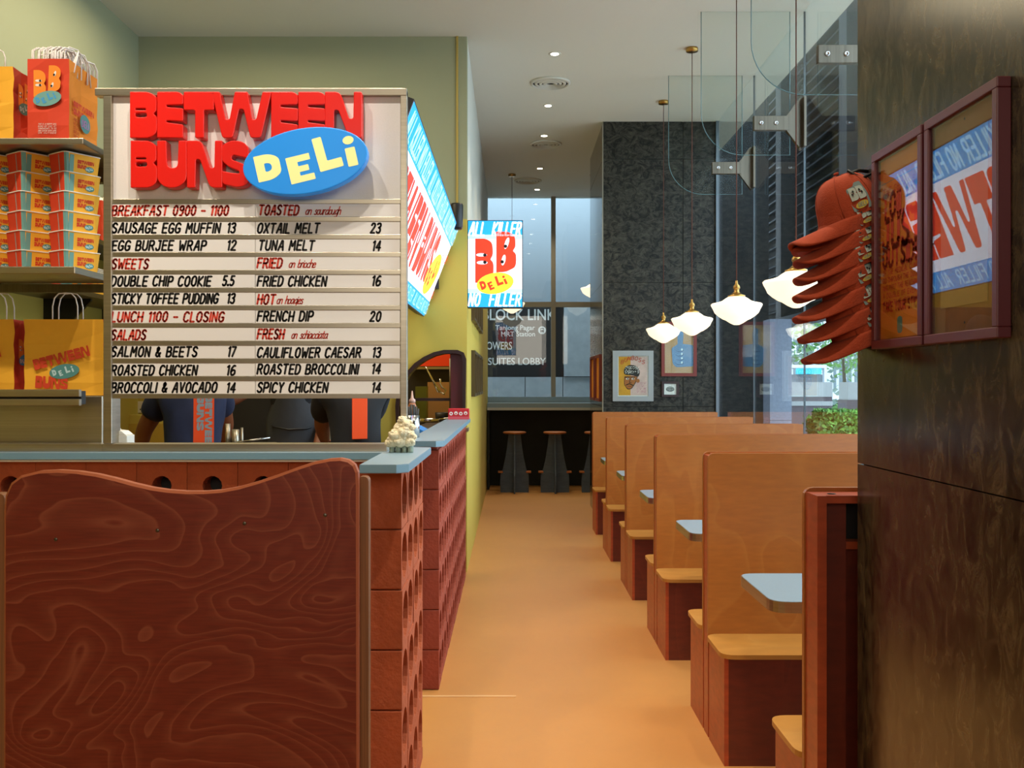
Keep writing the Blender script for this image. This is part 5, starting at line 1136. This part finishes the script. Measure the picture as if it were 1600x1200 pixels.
fl = Flat(); fl.poly([(0, 0), (.1, 0), (.1, .31), (.065, .31), (.055, .298), (.04, .31), (0, .31)], M['orp'], 0)
rotT = lambda x, y: (x, y)
for row, txt in ((.056, 'BETWEEN'), (.016, 'BUNS')):
    L_ = .27 if txt == 'BETWEEN' else .17
    tot = sum(FAT[c][1]+.03 for c in txt); ox = 0
    for c in txt:
        v, f = fat(c); sx = L_/tot
        fl.raw(v, f, mat('print_grey', '#8fa0aa', .8), 1, lambda p, ox=ox, row=row, sx=sx: (row+p[1]*.035, .30-(ox+p[0])*sx)); ox += FAT[c][1]+.03
po = fl.build('back_print', lambda x, y, z: (.035+x+.02*(y < .1)*0, -.062-z-.25*(.31-y)*.12, 1.115+y), p1_, .001)
p1_.scale = (1.05, 1.05, 1.05)
p2_ = person('person in a dark grey apron and black top facing the pass', (wx(462, 6.7), 6.7, 0), PI, (-.19, 0, 1.42), (.19, 0, 1.42), (-.20, .03, 1.17), (.34, .16, 1.26), (-.17, .16, 1.00), (.56, .30, 1.27), (0, .02), (0, .04), M['blk'], .35)
m_ = MB(); vs = []; fs = []
for j, z in enumerate((.55, .8, 1.0, 1.15, 1.28, 1.33)):
    for q in range(9):
        a = -1.25+2.5*q/8; rr = .175 if z > .9 else .20; vs.append((math.sin(a)*rr*(1 if z < 1.2 else .75), math.cos(a)*rr*.93+.01+.006*math.sin(q*3+j), z))
for j in range(5):
    for q in range(8): a = j*9+q; fs.append((a, a+1, a+10, a+9))
m_.add(vs, fs, 0, None, True); o = m_.build('apron', M['apron'], p2_); o.modifiers.new('s', 'SOLIDIFY').thickness = .004
MB().tube([(-.18, -.02, 1.12), (-.10, .165, 1.09), (0, .19, 1.085), (.1, .165, 1.10), (.18, -.02, 1.13)], .006, 6).build('apron_tie', M['black'], p2_)
p2_.scale = (1.12, 1.12, 1.14)
p3_ = person('person in a black T-shirt with an orange back print, bending beside the steel post', (wx(558, 5.6), 5.6, 0), .35, (-.15, .12, 1.37), (.15, .12, 1.37), (-.13, .36, 1.17), (.13, .36, 1.17), (-.08, .58, 1.08), (.08, .58, 1.08), (0, .10), (0, .12), M['blk'], .8)
MB().box(-.05, .03, -.125, -.117, 1.12, 1.34, bev=.003).build('back_print', M['orp'], p3_)
p3_.scale = (1.1, 1.1, 1.1)
# ================================================================== BEYOND THE WINDOWS
lb = sroot('wall_lobby', 'grey blue lobby wall outside the far window', 'wall')
YL = 16.6
MB().box(-4, 3.2, YL+.02, YL+.2, wz(480, YL), 6.6).build('upper_wall', M['extg'], lb)
MB().box(-4, wx(868, YL), YL+.02, YL+.2, wz(588, YL), wz(480, YL)).build('sign_band', M['extd'], lb)
MB().box(wx(868, YL)+.002, wx(881, YL), YL+.03, YL+.2, wz(588, YL), wz(480, YL)).build('dark_gap', M['black'], lb)
MB().box(wx(881, YL)+.002, 3.2, YL-.02, YL+.2, wz(588, YL), wz(480, YL)).build('pale_pier', M['exts'], lb)
for a, b in ((-4, wx(820, YL)), (wx(821, YL), wx(879, YL)), (wx(880, YL), 3.2)): MB().box(a, b, YL+.021, YL+.2, 0, wz(589, YL)).build('stone_panel', M['exts'], lb)
MB().box(-4, 3.2, YL+.201, YL+.25, 0, 6.6).build('backing', M['black'], lb)
struct(MB().box(-5, 3.2, 14.8, YL+.3, -.1, 0).build('floor_lobby', M['exts']), 'grey stone lobby floor outside the far window', 'floor')
ls = thing('lobby_sign', 'large grey wayfinding lettering on the dark lobby wall', 'sign'); Yt = YL+.018
def sgn(txt, x0, x1, yb, h):
    fl = Flat(); fl.sans(txt, 0, (x1-x0)*Yt/F if x1 else None, 0, h*Yt/F, M['signw']); o = fl.build('lettering', lambda x, y, z: (wx(x0, Yt)+x, Yt-.002, wz(yb, Yt)+y), ls)
sgn('BLOCK LINK', 754, 868, 500, 17); sgn('Tanjong Pagar', 774, 836, 515.5, 7.5); sgn('MRT Station', 783, 836, 525.5, 7.5); sgn('TOWERS', 753, 800, 546, 12); sgn('L SUITES LOBBY', 752, 853, 570, 11)
fl = Flat(); r_ = 6.2*Yt/F; fl.ellipse(0, 0, r_, r_, M['signw'], 0); fl.rect(-r_*.45, -r_*.4, r_*.45, r_*.55, M['extd'], 1); fl.rect(-r_*.32, .0, r_*.32, r_*.35, M['signw'], 2); fl.rect(-r_*.4, -r_*.6, -r_*.2, -r_*.4, M['extd'], 1); fl.rect(r_*.2, -r_*.6, r_*.4, -r_*.4, M['extd'], 1)
fl.build('bus_symbol', lambda x, y, z: (wx(847, Yt)+x, Yt-.002-z, wz(516, Yt)+y), ls, .001)
fl = Flat(); q = Yt/F; fl.line([(0, -5*q), (5*q, 0), (0, 5*q)], .02, M['signw']); fl.build('arrow', lambda x, y, z: (wx(930, Yt)+x, Yt-.002, wz(492, Yt)+y), ls)
# street side
struct(MB().box(3.2, 60, -30, 120, -.25, -.02).add([(2.3, -30, -.02), (3.2, -30, -.02), (3.2, 14.7, -.02), (2.3, 14.7, -.02)], [(0, 1, 2, 3)]).build('floor_street', M['pave']), 'pale street paving outside the glass wall', 'ground')
fa = sroot('wall_outside', 'dark office facade with metal louvres beyond the glass', 'facade')
MB().box(4.75, 5.2, 9.5, 30, 2.58, 12).build('backing_wall', M['louvd'], fa)
MB().box(4.35, 4.75, 9.5, 30, 2.56, 2.62).build('canopy_edge', M['louv'], fa)
sl = MB().box(4.5, 4.74, 0, .1, 0, .02).mesh('slat', M['louv'])
for bay in range(5):
    y0, y1 = 10.0+3.1*bay, 12.2+3.1*bay
    me = MB().prism([(4.50, -.035), (4.52, -.045), (4.74, .045), (4.72, .055)], y0, y1, 'y').mesh('slat', M['louv'])
    for q in range(26 if bay < 3 else 18): link('slat', me, fa, (0, 0, 2.80+.16*q))
for y in (9.9, 13.0, 16.1, 19.2, 22.3): MB().box(4.42, 4.75, y-.32, y-.02, 2.62, 12).build('fin_post', M['louvd'], fa)
MB().box(2.5, 4.17, 15.6, 16.2, 0, 12).build('dark_return', M['louvd'], fa)
pl = thing('stone_pillar', 'pale granite clad pillar outside the glass wall', 'pillar'); 
for z0, z1 in ((-.02, .97), (.976, 2.555)): MB().box(4.03, 4.37, 15.0, 15.4, z0, z1).build('stone_slab', M['pil'], pl)
def leaves(name, boxes, n, size, mats, label, cat):
    m_ = MB()
    for (x0, x1, y0, y1, z0, z1) in boxes:
        for _ in range(n):
            c = Vector((rnd.uniform(x0, x1), rnd.uniform(y0, y1), rnd.uniform(z0, z1)))
            R = Euler((rnd.uniform(0, 6), rnd.uniform(0, 6), rnd.uniform(0, 6))).to_matrix(); s = size*rnd.uniform(.6, 1.3)
            m_.add([tuple(c+R @ Vector(p)*s) for p in ((0, -1, 0), (.45, 0, .1), (0, 1, 0), (-.45, 0, .1))], [(0, 1, 2, 3)], rnd.randrange(2))
    return m_
t = thing('hedge', 'clipped green hedge outside the glass behind the booths', 'hedge')
m_ = leaves('l', [(3.9, 4.9, 12.2, 12.9, .9, 1.12), (3.9, 4.9, 12.15, 12.3, .3, 1.05), (4.0, 4.45, 12.2, 12.8, 1.05, 1.2)], 1500, .045, None, '', ''); tag(m_.build('foliage', [M['leaf'], M['leafd']], t, fix=False), kind='stuff')
MB().box(3.95, 4.85, 12.25, 12.85, -.02, 1.0).build('stems', M['leafd'], t)
t = thing('planter_wall', 'banded grey planter block across the street', 'planter'); Y = 25
MB().box(wx(1230, Y), wx(1301, Y), Y, Y+1.5, wz(620, Y), wz(597, Y)).build('upper_band', M['conc'], t); MB().box(wx(1230, Y), wx(1301, Y), Y+.03, Y+1.5, wz(627, Y), wz(620, Y)).build('dark_band', M['concd'], t)
MB().box(wx(1230, Y), wx(1301, Y), Y, Y+1.5, wz(634, Y), wz(627, Y)).build('pale_band', M['conc'], t); MB().box(wx(1230, Y), wx(1301, Y), Y+.03, Y+1.5, -.02, wz(634, Y)).build('base', M['concd'], t)
t = thing('gate_pillar', 'two-tone stone gate pillar at the right edge of the glass', 'pillar'); Y = 18
MB().box(wx(1325, Y), wx(1365, Y), Y, Y+.5, wz(625, Y), wz(597, Y)).build('upper_block', M['conc'], t); MB().box(wx(1323, Y), wx(1365, Y), Y-.02, Y+.5, -.02, wz(625, Y)).build('lower_block', M['concd'], t)
t = thing('kiosk', 'white kiosk with a cyan strip sign across the street', 'kiosk'); Y = 34
MB().box(wx(1225, Y), wx(1292, Y), Y, Y+2, wz(575, Y), wz(570, Y)).build('roof', M['bldw'], t); MB().box(wx(1243, Y), wx(1283, Y), Y-.05, Y-.001, wz(584.5, Y), wz(575.5, Y)).build('strip_sign', M['cyan'], t)
MB().box(wx(1225, Y), wx(1292, Y), Y+.3, Y+2, -.02, wz(585, Y)).build('body', mat('kiosk_grey', '#6c7880', .5), t)
for px_ in (1232, 1288): MB().box(wx(px_, Y), wx(px_+4, Y), Y, Y+.2, -.02, wz(575, Y)).build('post', M['bldw'], t)
t = thing('office_building', 'white office building with pale columns far across the street', 'building'); Y = 68
MB().box(14, 32, Y, Y+8, -.02, 16).build('wall', M['bldw'], t)
for q in range(10):
    x = wx(1240+12*q, Y-.1); 
    for r in range(4): MB().box(x, x+.3, Y-.1, Y-.001, 1+3.4*r, 3.6+3.4*r).build('window', mat('far_glass', '#5d7079', .3), t)
MB().box(wx(1291, 50), wx(1302, 50), 50, 50.5, -.02, 14).build('column', M['bldw'], t)
for i, (x, Y, s, lab) in enumerate(((wx(1262, 40), 40, 1.0, 'thin street tree above the kiosk'), (wx(1318, 45), 45, 1.2, 'leafy street tree left of the gate pillar'), (wx(1342, 50), 50, 1.1, 'street tree partly hidden by the granite column'))):
    t = thing('street_tree', lab, 'tree', (x, Y, -.02)); MB().tube([(0, 0, 0), (.05, 0, 1.6), (-.05, 0, 3.2)], [.12, .09, .05], 8).build('trunk', M['trunk'], t)
    m_ = MB()
    for _ in range(420):
        c = Vector((rnd.gauss(0, .75), rnd.gauss(0, .7), 3.0+rnd.gauss(0, .95))); R = Euler((rnd.uniform(0, 6), rnd.uniform(0, 6), rnd.uniform(0, 6))).to_matrix()
        m_.add([tuple(c*s+R @ Vector(p)*.17) for p in ((0, -1, 0), (.5, 0, .1), (0, 1, 0), (-.5, 0, .1))], [(0, 1, 2, 3)], rnd.randrange(2))
    tag(m_.build('crown', [M['leafd'], mat('tree_grey', '#6a8078', .7)], t, fix=False), kind='stuff')
t = thing('street_shrubs', 'low shrubs at the kerb behind the planter block', 'shrubs'); m_ = leaves('l', [(11.5, 15, 36, 37, 0, .9)], 900, .16, None, '', ''); tag(m_.build('foliage', [M['leafd'], mat('tree_grey', '#6a8078', .7)], t, fix=False), kind='stuff')
t = thing('kerb', 'black and white striped kerb along the street', 'kerb'); 
for q in range(14): MB().box(8+.6*q, 8.6+.6*q, 32.5, 32.7, -.02, .15).build('kerb_stone', M['concd'] if q % 2 else M['bldw'], t)
